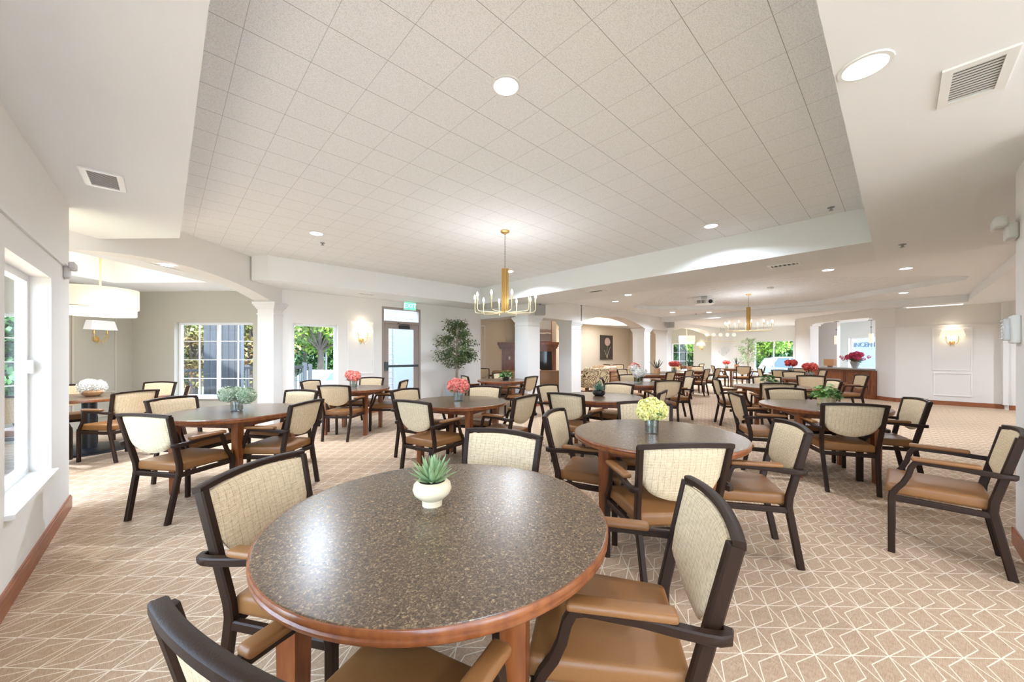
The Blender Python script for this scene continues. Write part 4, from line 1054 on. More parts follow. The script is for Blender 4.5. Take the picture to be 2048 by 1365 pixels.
def rosette(name, parent, z, m, layers, seed=1):
    r2 = random.Random(seed); b = MB()
    for n, el, L, wd, r0 in layers:
        off = r2.random() * 6
        for i in range(n):
            a = off + 2 * PI * i / n + r2.uniform(-.1, .1); e_ = R_(el + r2.uniform(-5, 5))
            d = (math.cos(a) * math.cos(e_), math.sin(a) * math.cos(e_), math.sin(e_))
            blade(b, (math.cos(a) * r0, math.sin(a) * r0, z), d, L * r2.uniform(.9, 1.1), wd, 0.12)
    return b.build(name, m, parent)
def petal_ball(b, c, r, n, ps, rr, flat=1.0):
    for i in range(n):
        zz = 1 - 2 * (i + 0.5) / n; a = i * 2.39996; q = math.sqrt(1 - zz * zz)
        d = Vector((q * math.cos(a), q * math.sin(a), zz * flat)); p = Vector(c) + d * r * rr.uniform(.86, 1.06)
        t1 = d.cross(Vector((rr.uniform(-1, 1), rr.uniform(-1, 1), rr.uniform(-1, 1)))).normalized(); t2 = d.cross(t1).normalized()
        s_ = ps * rr.uniform(.8, 1.2); lift = d * s_ * 0.35
        b.add([p - t1 * s_ * .2, p + t2 * s_ * .55 + lift, p + t1 * s_ + lift * .6, p - t2 * s_ * .55 + lift, p + t1 * s_ * .35], [(0, 3, 4), (0, 4, 1), (4, 3, 2), (4, 2, 1)])
def leaf(b, o, d, L, wd, nrm=(0, 0, 1)):
    o = Vector(o); d = Vector(d).normalized(); s_ = d.cross(Vector(nrm)); 
    if s_.length < .01: s_ = Vector((1, 0, 0))
    s_.normalize(); u = s_.cross(d)
    b.add([o, o + d * L * .45 + s_ * wd / 2, o + d * L - u * L * .12, o + d * L * .45 - s_ * wd / 2, o + d * L * .5 - u * wd * .08], [(0, 1, 4), (1, 2, 4), (2, 3, 4), (3, 0, 4)])

def succulent(loc, label, pot='cream', s=1.0):
    t = thing('potted_succulent', (loc[0], loc[1], loc[2]), rnd.random() * 6, label, 'potted plant')
    t.scale = (s, s, s)
    b = MB()
    if pot == 'cream':
        b.lathe([(0.001, 0), (0.037, 0.0), (0.038, 0.022), (0.050, 0.030), (0.067, 0.046), (0.072, 0.062), (0.068, 0.080), (0.056, 0.092), (0.050, 0.093), (0.050, 0.086), (0.001, 0.086)], 36, cap0=False, cap1=False); b.build('pot', cream_pot, t, True)
        zz = 0.088; m = succ_m
        ly = [(9, 18, .085, .028, .012), (9, 35, .095, .028, .010), (8, 52, .098, .026, .008), (7, 68, .10, .022, .005), (4, 82, .098, .016, .002)]
    else:
        b.lathe([(0.001, 0), (0.055, 0.0), (0.075, 0.018), (0.088, 0.045), (0.080, 0.070), (0.060, 0.082), (0.054, 0.080), (0.001, 0.075)], 36, cap0=False, cap1=False); b.build('pot', black_pot, t, True)
        zz = 0.078; m = succ_dark
        ly = [(9, 14, .11, .026, .012), (9, 34, .12, .026, .010), (8, 52, .12, .024, .008), (6, 70, .125, .02, .005), (4, 82, .12, .015, .002)]
    b = MB(); b.lathe([(0.048, zz - 0.002), (0.001, zz + 0.004)], 20, cap0=False, cap1=False); b.build('soil', soil_m, t)
    rosette('leaves', t, zz, m, ly, 3)
    return t
TZ = 0.7405
succulent((0.735, 1.215, TZ), 'green succulent in cream footed pot on the nearest table')
succulent((4.33, 2.83, TZ), 'dark green succulent in glossy black bowl before the columns', 'black', 1.0)

def spiky(loc, label, s=1.0, n=7, grp=None):
    t = thing('potted_plant', loc, rnd.random() * 6, label, 'potted plant', grp); t.scale = (s, s, s)
    b = MB(); b.lathe([(0.001, 0), (0.06, 0.0), (0.075, 0.13), (0.068, 0.13), (0.06, 0.115), (0.001, 0.115)], 20, cap0=False, cap1=False); b.build('pot', orange_pot, t, True)
    rosette('leaves', t, 0.115, snake_m, [(n, 42, .26, .035, .01), (4, 66, .26, .03, .01)], n)
    return t
spiky((10.59, 4.92, TZ), 'dark spiky plant in tan pot on the table at third column', 1.25)
spiky((13.55, 5.12, TZ), 'dark spiky plant in tan pot beside the last column', 1.2, 6)
spiky((17.0, 4.55, TZ), 'dark spiky plant in tan pot on the farthest lobby table', 1.25, 5)

def bouquet(loc, label, petal, balls, vase='round', psize=0.022, npet=150, s=1.0, stems=True, bowl=None):
    t = thing('flower_vase', loc, rnd.random() * 6 if vase == 'round' else 0.3, label, 'flowers'); t.scale = (s, s, s)
    if bowl:
        b = MB(); b.lathe([(0.001, 0), (0.06, 0.0), (0.10, 0.03), (0.115, 0.06), (0.105, 0.09), (0.09, 0.095), (0.085, 0.085), (0.001, 0.06)], 32, cap0=False, cap1=False); b.build('bowl', bowl, t, True)
    elif vase == 'round':
        b = MB(); b.lathe([(0.001, 0.0), (0.050, 0.0), (0.052, 0.004), (0.055, 0.105), (0.052, 0.105), (0.049, 0.010), (0.001, 0.009)], 32, cap0=False, cap1=False); b.build('vase', vase_m, t, True)
        b = MB(); b.lathe([(0.001, 0.0095), (0.0485, 0.0105), (0.0505, 0.06), (0.001, 0.0605)], 24, cap0=False, cap1=False); b.build('water', make_glass('vase_water', (0.85, 0.88, 0.82), 0.3) if 'vase_water' not in MATS else MATS['vase_water'], t, True)
    else:
        b = MB(); w2 = 0.06; th = 0.004; H = 0.12
        b.box((-w2, -w2, 0), (w2, w2, 0.008)); b.box((-w2, -w2, 0.008), (-w2 + th, w2, H)); b.box((w2 - th, -w2, 0.008), (w2, w2, H)); b.box((-w2 + th, -w2, 0.008), (w2 - th, -w2 + th, H)); b.box((-w2 + th, w2 - th, 0.008), (w2 - th, w2, H)); b.build('vase', vase_m, t)
    if stems and not bowl:
        b = MB()
        for c in balls: b.tube([(c[0] * .15, c[1] * .15, 0.012), (c[0] * .2, c[1] * .2, 0.08), (c[0] * .9, c[1] * .9, c[2])], 0.004, 5)
        b.build('stems', leaf_m, t)
    mats_ = petal if isinstance(petal, list) else [petal]
    for mi, pm in enumerate(mats_):
        b = MB()
        for ci, c in enumerate(balls):
            if ci % len(mats_) == mi: b.ball(c[:3], c[3] * .82, 10, 7); petal_ball(b, c[:3], c[3], npet, psize, rnd)
        b.build('blossoms', pm, t)
    b = MB()
    for i in range(7):
        a = rnd.random() * 6.28; c = balls[i % len(balls)]
        leaf(b, (c[0], c[1], c[2] - c[3] * .5), (math.cos(a), math.sin(a), rnd.uniform(-.2, .4)), c[3] * 1.0 + .05, 0.045)
    b.build('leaves', leaf_m, t)
    return t
bouquet((2.575, 1.235, TZ), 'yellow hydrangea bunch in clear glass vase on second table', yellow_p, [(-.05, 0, .17, .062), (.05, .02, .165, .062), (0, .05, .19, .055), (0, -.05, .18, .058), (0, 0, .215, .058), (.045, -.045, .20, .05), (-.045, .04, .205, .05)], psize=.026, npet=190, s=.92)
bouquet((0.53, 4.62, TZ), 'two pale green hydrangeas in glass vase at left', green_p, [(-.10, 0, .165, .075), (.09, .01, .15, .080), (-.04, .06, .17, .06)], psize=.022, npet=220, s=1.0).rotation_euler[2] = R_(-43)
bouquet((2.35, 6.44, TZ), 'coral flowers in glass vase on the window-side table', coral_p, [(-.07, 0, .17, .07), (.07, .01, .17, .07), (0, .05, .19, .06), (0, -.05, .18, .05)], psize=.03, npet=100, s=1.15)
bouquet((2.62, 3.72, TZ), 'coral flowers in glass vase on the centre table', coral_p, [(-.06, 0, .165, .065), (.06, .01, .165, .065), (0, .05, .19, .06), (0, -.05, .18, .05)], psize=.03, npet=110, s=1.1)
bouquet((6.85, 3.56, TZ), 'white and coral bouquet in square glass vase', [white_p, coral_p, white_p], [(-.06, 0, .17, .075), (.03, .05, .235, .07), (.07, -.02, .17, .06), (-.05, .06, .24, .06), (-.02, .07, .26, .06), (.0, -.06, .17, .06)], vase='square', psize=.03, npet=90, s=1.25)
bouquet((-0.72, 7.55, TZ), 'white hydrangeas in carved brown bowl on the bay table', white_p, [(-.06, 0, .13, .085), (.07, .01, .13, .085), (0, .06, .15, .08), (0, -.05, .14, .08)], psize=.028, npet=130, s=1.0, bowl=bowl_wood)
for (x, y, s, l) in ((11.2, 1.45, 1.35, 'red flowers in glass vase on the table nearest the counter'), (14.2, 2.3, 1.5, 'red flowers in glass vase below the lobby window'),
                   (12.0, 5.0, 1.3, 'red flowers in glass vase on the distant left table'), (16.75, 4.85, 1.2, 'red flowers left of the tan pot on farthest lobby table')):
    bouquet((x, y, TZ), l, red_p, [(-.07, 0, .20, .06), (.07, .01, .20, .06), (0, .05, .21, .06), (0, -.05, .21, .06)], psize=.03, npet=50, s=s)

def leafy(loc, label, m, pot, r, h, n, lf, s=1.0, name='potted_plant'):
    t = thing(name, loc, rnd.random() * 6, label, 'potted plant'); t.scale = (s, s, s)
    if pot == 'basket':
        b = MB(); b.lathe([(0.001, 0), (0.08, 0), (0.088, 0.07), (0.082, 0.072), (0.075, 0.06), (0.001, 0.06)], 8, cap0=False, cap1=False); b.build('basket', mat('woven_basket', (0.55, 0.42, 0.20), 0.8, noise=(40, (0.78, 0.68, 0.48))), t)
        z0 = .06
    else:
        b = MB(); b.lathe([(0.001, 0), (0.05, 0), (0.065, 0.06), (0.058, 0.062), (0.05, 0.05), (0.001, 0.05)], 18, cap0=False, cap1=False); b.build('pot', pot, t, True); z0 = .05
    b = MB()
    for i in range(n):
        a = rnd.random() * 2 * PI; e_ = rnd.uniform(.1, 1.4); L = h * rnd.uniform(.35, 1)
        tip = Vector((math.cos(a) * math.cos(e_) * r * rnd.uniform(.5, 1), math.sin(a) * math.cos(e_) * r * rnd.uniform(.5, 1), z0 + math.sin(e_) * L))
        leaf(b, tip * .75 + Vector((0, 0, z0 * .25)), (math.cos(a), math.sin(a), rnd.uniform(-.4, .7)), lf * rnd.uniform(.7, 1.2), lf * .5, (rnd.uniform(-.6, .6), rnd.uniform(-.6, .6), 1))
        if i % 4 == 0: b.tube([(0, 0, z0), tuple(tip * .75 + Vector((0, 0, z0 * .25)))], 0.002, 4, cap=False)
    b.build('leaves', m, t)
    return t
leafy((5.58, 0.575, TZ), 'leafy green plant in woven basket on the right-hand table', fern_m, 'basket', .17, .20, 190, .06, 1.05)
leafy((8.05, 1.63, TZ), 'small green plant in grey pot behind the basket plant', leaf_m, grey_pl, .13, .16, 90, .06, 1.2)
leafy((5.45, 5.95, TZ), 'round green fern on the table by the nearest column', leaf_m, black_pot, .15, .17, 180, .055, 1.25)

def ficus(loc, H, wd, label, m, n, pot_m, seed, z0=1.0):
    t = thing('potted_tree', (loc[0], loc[1], 0), 0, label, 'potted tree'); r2 = random.Random(seed)
    b = MB(); 
    b.add([(-.17, -.17, 0), (.17, -.17, 0), (.17, .17, 0), (-.17, .17, 0), (-.21, -.21, .58), (.21, -.21, .58), (.21, .21, .58), (-.21, .21, .58), (-.185, -.185, .58), (.185, -.185, .58), (.185, .185, .58), (-.185, .185, .58), (-.18, -.18, .5), (.18, -.18, .5), (.18, .18, .5), (-.18, .18, .5)],
          [(3, 2, 1, 0), (0, 1, 5, 4), (1, 2, 6, 5), (2, 3, 7, 6), (3, 0, 4, 7), (4, 5, 9, 8), (5, 6, 10, 9), (6, 7, 11, 10), (7, 4, 8, 11), (8, 9, 13, 12), (9, 10, 14, 13), (10, 11, 15, 14), (11, 8, 12, 15)]); b.build('planter', pot_m, t)
    b = MB(); b.box((-.179, -.179, .48), (.179, .179, .51)); b.build('soil', soil_m, t)
    b = MB(); ends = []
    for k in range(3):
        a0 = 2 * PI * k / 3; pts = []
        for i in range(12):
            f = i / 11; a = a0 + f * 5; rr = 0.028 * (1 - f * .3)
            pts.append((rr * math.cos(a) + f * .03, rr * math.sin(a), .5 + (H - .85) * f))
        b.tube(pts, [0.017 - 0.008 * i / 11 for i in range(12)], 6)
    bl = MB()
    for i in range(46):
        f = r2.random(); z = z0 - .05 + (H - z0 - .1) * f; a = r2.random() * 2 * PI
        L = wd / 2 * (0.45 + .75 * math.sin(PI * min(1, .25 + f * .75))) * r2.uniform(.55, 1.05)
        p0 = Vector((.02, 0, z - .12)); p1 = Vector((math.cos(a) * L, math.sin(a) * L, z + r2.uniform(.0, .12)))
        mid = (p0 + p1) / 2 + Vector((0, 0, .06))
        b.tube([p0, mid, p1], [.006, .004, .002], 4)
        for j in range(n):
            g_ = r2.uniform(.35, 1.12); q = p0.lerp(mid, g_ * 2) if g_ < .5 else mid.lerp(p1, g_ * 2 - 1)
            q = q + Vector((r2.gauss(0, .045), r2.gauss(0, .045), r2.gauss(-.02, .045)))
            leaf(bl, q, (math.cos(a) + r2.uniform(-1, 1), math.sin(a) + r2.uniform(-1, 1), r2.uniform(-1.1, .1)), r2.uniform(.05, .08), .030, (r2.uniform(-1, 1), r2.uniform(-1, 1), 1))
    b.build('trunk', trunk_m, t, True); bl.build('foliage', m, t)
    return t
ficus((5.18, 7.44), 2.28, .80, 'tall potted ficus in grey planter between exit door and columns', ficus_m, 85, steel_m, 5, 1.05)
ficus((20.3, 4.95), 2.15, 1.05, 'tall potted ficus standing left of the lobby window', ficus_lit, 30, grey_pl, 9, .95)

# ------------------------------------------------------------------ lounge furniture
FN = Vector((-1, -1)).normalized(); FD = Vector((1, -1)).normalized()      # fireplace faces FN
t = thing('fireplace', (9.45, 9.10, 0), R_(-45), 'dark cherry fireplace surround with glossy black firebox in lounge', 'fireplace')
# local x along the front, local -y toward the room
b = MB(); b.box((-0.98, 0.02, 0), (-0.36, 0.5, 1.52)); b.box((0.84, 0.02, 0), (0.98, 0.5, 1.52)); b.box((-0.36, 0.02, 1.42), (0.84, 0.5, 1.52)); b.box((-0.36, 0.45, 0), (0.84, 0.5, 1.42)); b.build('surround', wood_m, t)
b = MB(); b.box((-1.10, -0.14, 1.66), (1.10, 0.5, 1.75)); b.box((-1.05, -0.09, 1.58), (1.05, 0.5, 1.66)); b.box((-1.02, -0.04, 1.52), (1.02, 0.5, 1.58)); b.build('mantel', wood_m, t)
b = MB(); b.box((-0.36, 0.10, 0.0), (0.84, 0.12, 1.42)); b.build('firebox_glass', mat('black_mirror_glass', (0.02, 0.022, 0.025), 0.06), t)
b = MB(); b.box((-1.0, 0.15, 1.75), (1.0, 0.5, 3.0)); b.build('chimney_breast', tan_wall, t)
b = MB(); b.box((-0.72, 0.012, 1.13), (-0.66, 0.02, 1.24)); b.build('switch_plate', white_pl, t)
# painting above the mantel
abs_m = mat('abstract_landscape_paint', (0.3, 0.25, 0.2), 0.5); g = G(abs_m)
tc = g.node('ShaderNodeTexCoord'); sep = g.node('ShaderNodeSeparateXYZ'); g.link(tc.outputs['Object'], sep.inputs[0])
nz = g.node('ShaderNodeTexNoise'); nz.inputs['Scale'].default_value = 4; g.link(tc.outputs['Object'], nz.inputs[0])
zv = g.math('ADD', sep.outputs[2], g.math('MULTIPLY', nz.outputs[0], 0.12))
rp = g.node('ShaderNodeValToRGB'); e = rp.color_ramp.elements; e[0].position = 0.02; e[0].color = (.22, .19, .17, 1); e[1].position = .40; e[1].color = (.14, .10, .09, 1)
x = e.new(.44); x.color = (.62, .54, .46, 1); x = e.new(.47); x.color = (.16, .10, .08, 1); x = e.new(.60); x.color = (.20, .14, .12, 1); x = e.new(.64); x.color = (.34, .32, .31, 1)
g.link(g.math('MULTIPLY', zv, 1.2), rp.inputs[0]); g.link(rp.outputs[0], g.b.inputs['Base Color'])
pt = thing('framed_painting', (9.45 + 0.05 * FN.x, 9.10 + 0.05 * FN.y, 1.76), R_(-45), 'abstract landscape painting leaning above the lounge mantel', 'painting')
pt.rotation_euler = (R_(-5), 0, R_(-45))
b = MB(); b.box((-0.45, 0.0, 0.02), (0.80, 0.02, 0.78)); b.build('canvas', abs_m, pt)
b = MB(); b.box((-0.48, -0.01, 0), (0.83, 0.03, 0.02)); b.box((-0.48, -0.01, 0.78), (0.83, 0.03, 0.80)); b.box((-0.48, -0.01, 0.02), (-0.45, 0.03, 0.78)); b.box((0.80, -0.01, 0.02), (0.83, 0.03, 0.78)); b.build('picture_frame', wood_dark, pt)
# flower picture
fp = at_t(1212, 695.5, 16.94)
t = thing('framed_picture', (fp.x, 9.298, fp.z), 0, 'dark canvas of one pale pink bloom on the lounge wall', 'picture')
b = MB(); b.box((-.50, -.05, -.56), (.50, 0, .56)); b.build('canvas', mat('dark_olive_canvas', (0.045, 0.035, 0.025), 0.6), t)
M = Matrix.Translation((0.04, -0.051, .26)) @ Matrix.Diagonal((1.25, 1, 1, 1)) @ Matrix.Rotation(PI / 2, 4, 'X')
bb = MB()
for i in range(70):
    a = i * 2.4; r = .17 * math.sqrt(i / 70); q = MB(); q.lathe([(.036, 0), (.030, .003 + .002 * (i % 3))], 7, c=(r * math.cos(a), r * math.sin(a), 0)); bb.add([tuple(M @ Vector(v)) for v in q.v], q.f)
bb.build('painted_bloom', mat('dusty_pink_paint', (0.62, 0.44, 0.38), 0.7), t)
b = MB(); b.tube([(0.02, -.053, .12), (0.0, -.053, -.2), (0.01, -.053, -.54)], .007, 5); b.tube([(0.0, -.053, -.5), (-.14, -.053, -.25), (-.24, -.053, -.12)], .01, 5); b.tube([(0.01, -.053, -.5), (.12, -.053, -.2), (.28, -.053, .02)], .01, 5); b.build('painted_stem', mat('pale_gold_paint', (0.55, 0.47, 0.34), 0.7), t)

def loveseat(loc, rz, label, m, L=1.15, name='loveseat', cat='sofa', H=.84, pillows=0):
    t = thing(name, loc, rz, label, cat)
    b = MB(); b.rbox((0, 0, .30), (L, .78, .26), .05); b.build('seat_base', m, t, True)
    b = MB()
    def wp(p):
        p = p.copy(); p.z += 0.07 * (1 - (2 * p.x / L) ** 2) if p.z > 0 else 0; return p
    b.rbox((0, -.34, .55), (L, .20, H - .27), .08, 0, 4, wp); b.build('backrest', m, t, True)
    for s_ in (-1, 1):
        b = MB(); b.rbox((s_ * (L / 2 - .08), .02, .46), (.17, .74, .34), .07, 0, 4); b.build('armrest', m, t, True)
    b = MB(); b.rbox((0, .05, .46), (L - .34, .62, .12), .04); b.build('seat_cushion', m, t, True)
    for sx in (-1, 1):
        for sy in (-1, 1):
            b = MB(); b.lathe([(.018, 0), (.028, .17)], 8, c=(sx * (L / 2 - .09), sy * .32, 0)); b.build('leg', wood_dark, t)
    return t
def pillow(loc, rz, label, m, tilt=20, s=.45):
    b = MB(); b.rbox((0, 0, 0), (s, .14, s * .75), .06, 0, 4); o = b.build('throw_pillow', m, None, True); o.location = loc; o.rotation_euler = (R_(-tilt), 0, rz)
    return tag(o, label, 'pillow', 'lounge throw pillows')
lp = at_t(1184, 760, 12.9)
loveseat((lp.x, lp.y, 0), R_(-30), 'loveseat with curled brown ring pattern behind the second column', ring_m, .95)
lp2 = at_t(1264, 745, 15.0)
loveseat((lp2.x, lp2.y, 0), R_(-35), 'smaller ring-patterned armchair farther in the lounge', ring_m, .68, 'lounge_chair', 'armchair')
sp = at_t(1228, 740, 15.0)
loveseat((sp.x - .1, sp.y, 0), R_(180 + 4), 'long tan leather sofa along the lounge back', leather_m, 1.9, 'sofa')
sp2 = Vector((8.15, 7.9, 0))
loveseat((8.15, 7.95, 0), R_(-45), 'tan leather sofa seen between first and second columns', leather_m, 2.1, 'sofa', H=.82)
pillow((8.48, 7.92, .68), R_(-45), 'tan pillow on the leather sofa between the columns', pillow_m)
pillow((sp.x - .75, sp.y - .12, .68), R_(184), 'pale pillow at the left end of the long leather sofa', pillow_m)
pillow((sp.x - .35, sp.y - .14, .68), R_(180), 'second pale pillow on the long leather sofa', pillow_m)
b = MB(); q = at_t(1166, 740, 15.0); t = thing('end_table', (q.x, q.y, 0), 0, 'dark wood end table at the left of the lounge sofa', 'table')
b.box((-.22, -.22, .60), (.22, .22, .64)); b.build('tabletop', wood_dark, t)
for sx in (-1, 1):
    for sy in (-1, 1):
        b = MB(); b.cbox((sx * .19, sy * .19, .3), (.035, .035, .6)); b.build('leg', wood_dark, t)
for (px, l) in ((1218, 'left armchair of the pair behind the lounge sofa'), (1246, 'right armchair of the pair behind the lounge sofa')):
    q = at_t(px, 730, 16.3); chair(q.x, min(q.y, 9.2), 235, l, 'armchairs behind the lounge sofa')
q = at_t(978, 735, 11.6)
chair(7.35, 8.9, 250, 'dark wooden chair in the lounge seen left of nearest column', None)
b = MB(); q = at_t(1238, 742, 14.0)
t = thing('coffee_table', (10.9, 6.98, 0), R_(5), 'square cherry table between loveseat and dining tables', 'table')
t.location = (11.6, 7.35, 0)
b = MB(); b.box((-.5, -.5, .68), (.5, .5, .73)); b.build('tabletop', wood_m, t)
for sx in (-1, 1):
    for sy in (-1, 1):
        b = MB(); b.cbox((sx * .44, sy * .44, .34), (.07, .07, .68)); b.build('leg', wood_m, t)

# ------------------------------------------------------------------ counter, its objects
t = thing('service_counter', (0, 0, 0), 0, 'dark cherry panelled counter with grey stone top under the pass-through', 'counter')
b = MB(); w45col(S0 - 0.05, S1 + 0.05, 0.0, 0.84, b, 0.30, -0.14); b.build('cabinet', wood_m, t)
b = MB(); w45col(S0 - 0.0, S1 + 0.05, 0.845, 0.885, b, 0.60, -0.26); b.build('countertop', stone_m, t)
for i in range(3):
    a = S0 + 0.02 + i * 0.82
    b = MB(); w45col(a, a + 0.76, 0.16, 0.78, b, 0.02, -0.152); pn = b.build('panel', wood_dark, t)
    b = MB(); w45col(a + .06, a + 0.70, 0.21, 0.73, b, 0.02, -0.160); b.build('raised_field', wood_m, pn)
q = w45(2.15, 0.0)
t = thing('display_box', (q.x, q.y, 0.886), PI / 4, 'small tan wooden box on stand at the left of the counter', 'box')
b = MB(); b.box((-.20, -.05, .05), (.20, .05, .27)); b.build('box_body', mat('tan_wood', (0.48, 0.24, 0.09), 0.4), t)
b = MB(); b.box((-.06, -.04, 0), (.06, .04, .05)); b.build('stand', wood_dark, t)
q = w45(1.25, 0.02)
t = thing('flower_vase', (q.x, q.y, 0.886), 0, 'large crimson flower arrangement in grey urn on the counter', 'flowers')
b = MB(); b.lathe([(.001, 0), (.06, 0), (.065, .02), (.11, .14), (.12, .19), (.11, .2), (.001, .18)], 20, cap0=False, cap1=False); b.build('urn', grey_pl, t, True)
b = MB(); bc = MB()
for i in range(15):
    a = rnd.random() * 6.28; r = rnd.uniform(.02, .24); z = .34 - r * .35 + rnd.uniform(-.04, .14)
    c = (r * math.cos(a), r * math.sin(a), z, .06); petal_ball(b, c[:3], .065, 40, .04, rnd); b.ball(c[:3], .05, 8, 6)
for i in range(7):
    a = rnd.random() * 6.28; c = (.32 * math.cos(a), .32 * math.sin(a), .25 + rnd.uniform(-.05, .15)); petal_ball(b, c, .04, 24, .03, rnd)
b.build('blossoms', crimson_p, t)
b = MB()
for i in range(60):
    a = rnd.random() * 6.28; leaf(b, (0.1 * math.cos(a), .1 * math.sin(a), .22), (math.cos(a), math.sin(a), rnd.uniform(-.2, .9)), rnd.uniform(.1, .24), .05)
b.build('leaves', leaf_m, t)
# wall art circles
t = thing('wall_art', (20.95, 6.2, 1.48), R_(-45), 'white openwork circle sculpture on the far lobby wall', 'wall art')
b = MB()
for i in range(16):
    a = rnd.random() * 6.28; r = rnd.uniform(0, .2); cx, cz = r * math.cos(a), r * math.sin(a)
    rr = rnd.uniform(.06, .13); b.tube([(cx + rr * math.cos(2 * PI * k / 14), -.03, cz + rr * math.sin(2 * PI * k / 14)) for k in range(15)], .008, 5, cap=False)
b.build('rings', white_pl, t)

# ------------------------------------------------------------------ outside
GZ = -0.8
b = MB(); b.box((-60, -60, GZ - 0.2), (90, 90, GZ)); o = struct('ground', b, grass_m)
b = MB(); b.prism([(-2, 15), (30, 15), (30, 24), (-2, 24)], GZ + 0.004, GZ + 0.012); struct('parking_pavement', b, pave_m)
b = MB(); b.box((23.5, -8, GZ + 0.004), (34, 12, GZ + 0.012)); struct('driveway_pavement', b, pave_m)
b = MB(); b.prism([(-6, 8.5), (6.4, 10.2), (6.4, 12.6), (-6, 12.6)], -0.16, -0.06); struct('porch_deck', b, mat('deck_boards', (0.22, 0.20, 0.18), 0.8))

def make_tree(name, H, cr, m, seed, nb=14, nl=420, lf=.28, low=.42):
    t = thing(name, (0, 0, 0), 0, 'tree', 'tree'); r2 = random.Random(seed)
    b = MB(); b.tube([(0, 0, 0), (.05, 0, H * .3), (0, .1, H * .55)], [.22, .17, .10], 8)
    blobs = []
    for i in range(nb):
        a = r2.random() * 6.28; r = cr * r2.uniform(.1, .75); z = H * r2.uniform(low, .92); blobs.append((r * math.cos(a), r * math.sin(a), z, cr * r2.uniform(.28, .48)))
        b.tube([(0, 0, H * .35), (r * .5 * math.cos(a), r * .5 * math.sin(a), (z + H * .35) / 2 + .1), (r * math.cos(a), r * math.sin(a), z)], [.08, .05, .02], 5)
    b.build('trunk', bark_m, t, True)
    b = MB()
    for bx, by, bz, br in blobs:
        for i in range(nl):
            d = Vector((r2.gauss(0, 1), r2.gauss(0, 1), r2.gauss(0, 1))).normalized() * br * r2.uniform(.6, 1.1)
            d.z *= .75
            p = Vector((bx, by, bz)) + d
            leaf(b, p, (r2.uniform(-1, 1), r2.uniform(-1, 1), r2.uniform(-.9, .3)), lf * r2.uniform(.7, 1.3), lf * .6, (r2.uniform(-.5, .5), r2.uniform(-.5, .5), 1))
    b.build('crown', m, t)
    return t
treeA = make_tree('maple_tree', 7.0, 3.2, tree_m, 1)
treeB = make_tree('evergreen_tree', 9.0, 3.6, tree_dark, 2, 16, 460, .34)
treeC = make_tree('autumn_tree', 5.0, 2.4, tree_red, 3, 12, 300, .22, .25)
treeD = make_tree('leafy_shrub', 5.2, 3.4, tree_dark, 4, 22, 330, .30, .06)
def tree(proto, px, dist, label, s=1.0, rz=0.0):
    r = ray(px, 700); o = place(proto, USED, (r[0] * dist, r[1] * dist, GZ + 0.0), rz, label, 'garden trees'); o.scale = (s, s, s); return o
tree(treeA, 640, 21, 'sunlit yellow-green maple seen through the narrow window', .95)
tree(treeB, 690, 34, 'dark evergreen behind the street lamp, narrow window', 1.0)
tree(treeB, 540, 36, 'dark evergreen behind the maple toward the bay column', 1.0, 2)
tree(treeB, 610, 40, 'tall evergreen directly behind the maple', 1.15, 1)
tree(treeC, 385, 17, 'reddish tree at the left of the gridded bay window', .9)
tree(treeC, 500, 19, 'orange-leaved tree at the right of the gridded bay window', .95, 3)
tree(treeA, 400, 24, 'bright green tree at upper left of the gridded bay window', 1.1, 2)
tree(treeB, 450, 30, 'dark tree filling the middle of the gridded bay window', 1.1, 3)
tree(treeB, 330, 26, 'dark tree left of the gridded bay window', 1.0, 4)
tree(treeB, 150, 22, 'dark tree seen in the bay side window', 1.0, 5)
tree(treeA, 1540, 27.0, 'bright green branching tree outside the lobby window', .75, 1)
tree(treeB, 1600, 38, 'dark tree behind the car at the lobby window', 1.0, 2)
tree(treeB, 1550, 42, 'tall dark tree in the middle of the lobby window', 1.2, 3)
tree(treeA, 1365, 25, 'green tree filling the far bay window', .9, 4)
tree(treeB, 1380, 30, 'dark green tree behind the far bay window', 1.0, 5)
tree(treeB, 1340, 28, 'dark green tree at the left of the far bay window', 1.0, 6)

for i_, (px_, d_, l_) in enumerate(((345, 30, 'dark shrub mass far left of the bay window view'), (395, 27, 'dense shrub behind the autumn tree at left'), (440, 33, 'dense shrub in the middle of the bay window view'), (490, 28, 'dense shrub right of middle in the bay window view'),
      (530, 35, 'dense shrub behind the bay column line'), (590, 44, 'low woodland at the left of the narrow window'), (632, 47, 'low woodland behind the maple trunk'), (672, 43, 'low woodland at the right of the narrow window'), (715, 46, 'low woodland beyond the wall sconce'),
      (1346, 27, 'dense green shrub at left of the far bay window'), (1384, 29, 'dense green shrub at right of the far bay window'), (1535, 40, 'dense shrub at left of the lobby window view'), (1565, 44, 'dense shrub in the middle of the lobby window view'), (1598, 41, 'dense shrub behind the suv roof'),
      (60, 16, 'dense shrub outside the left wall window'), (10, 15, 'dense shrub close outside the left wall window'), (128, 18, 'dense shrub at the left edge of the bay side window'))):
    o_ = tree(treeD, px_, d_, l_, 1.0 if d_ < 32 else 1.25, i_ * 1.3)

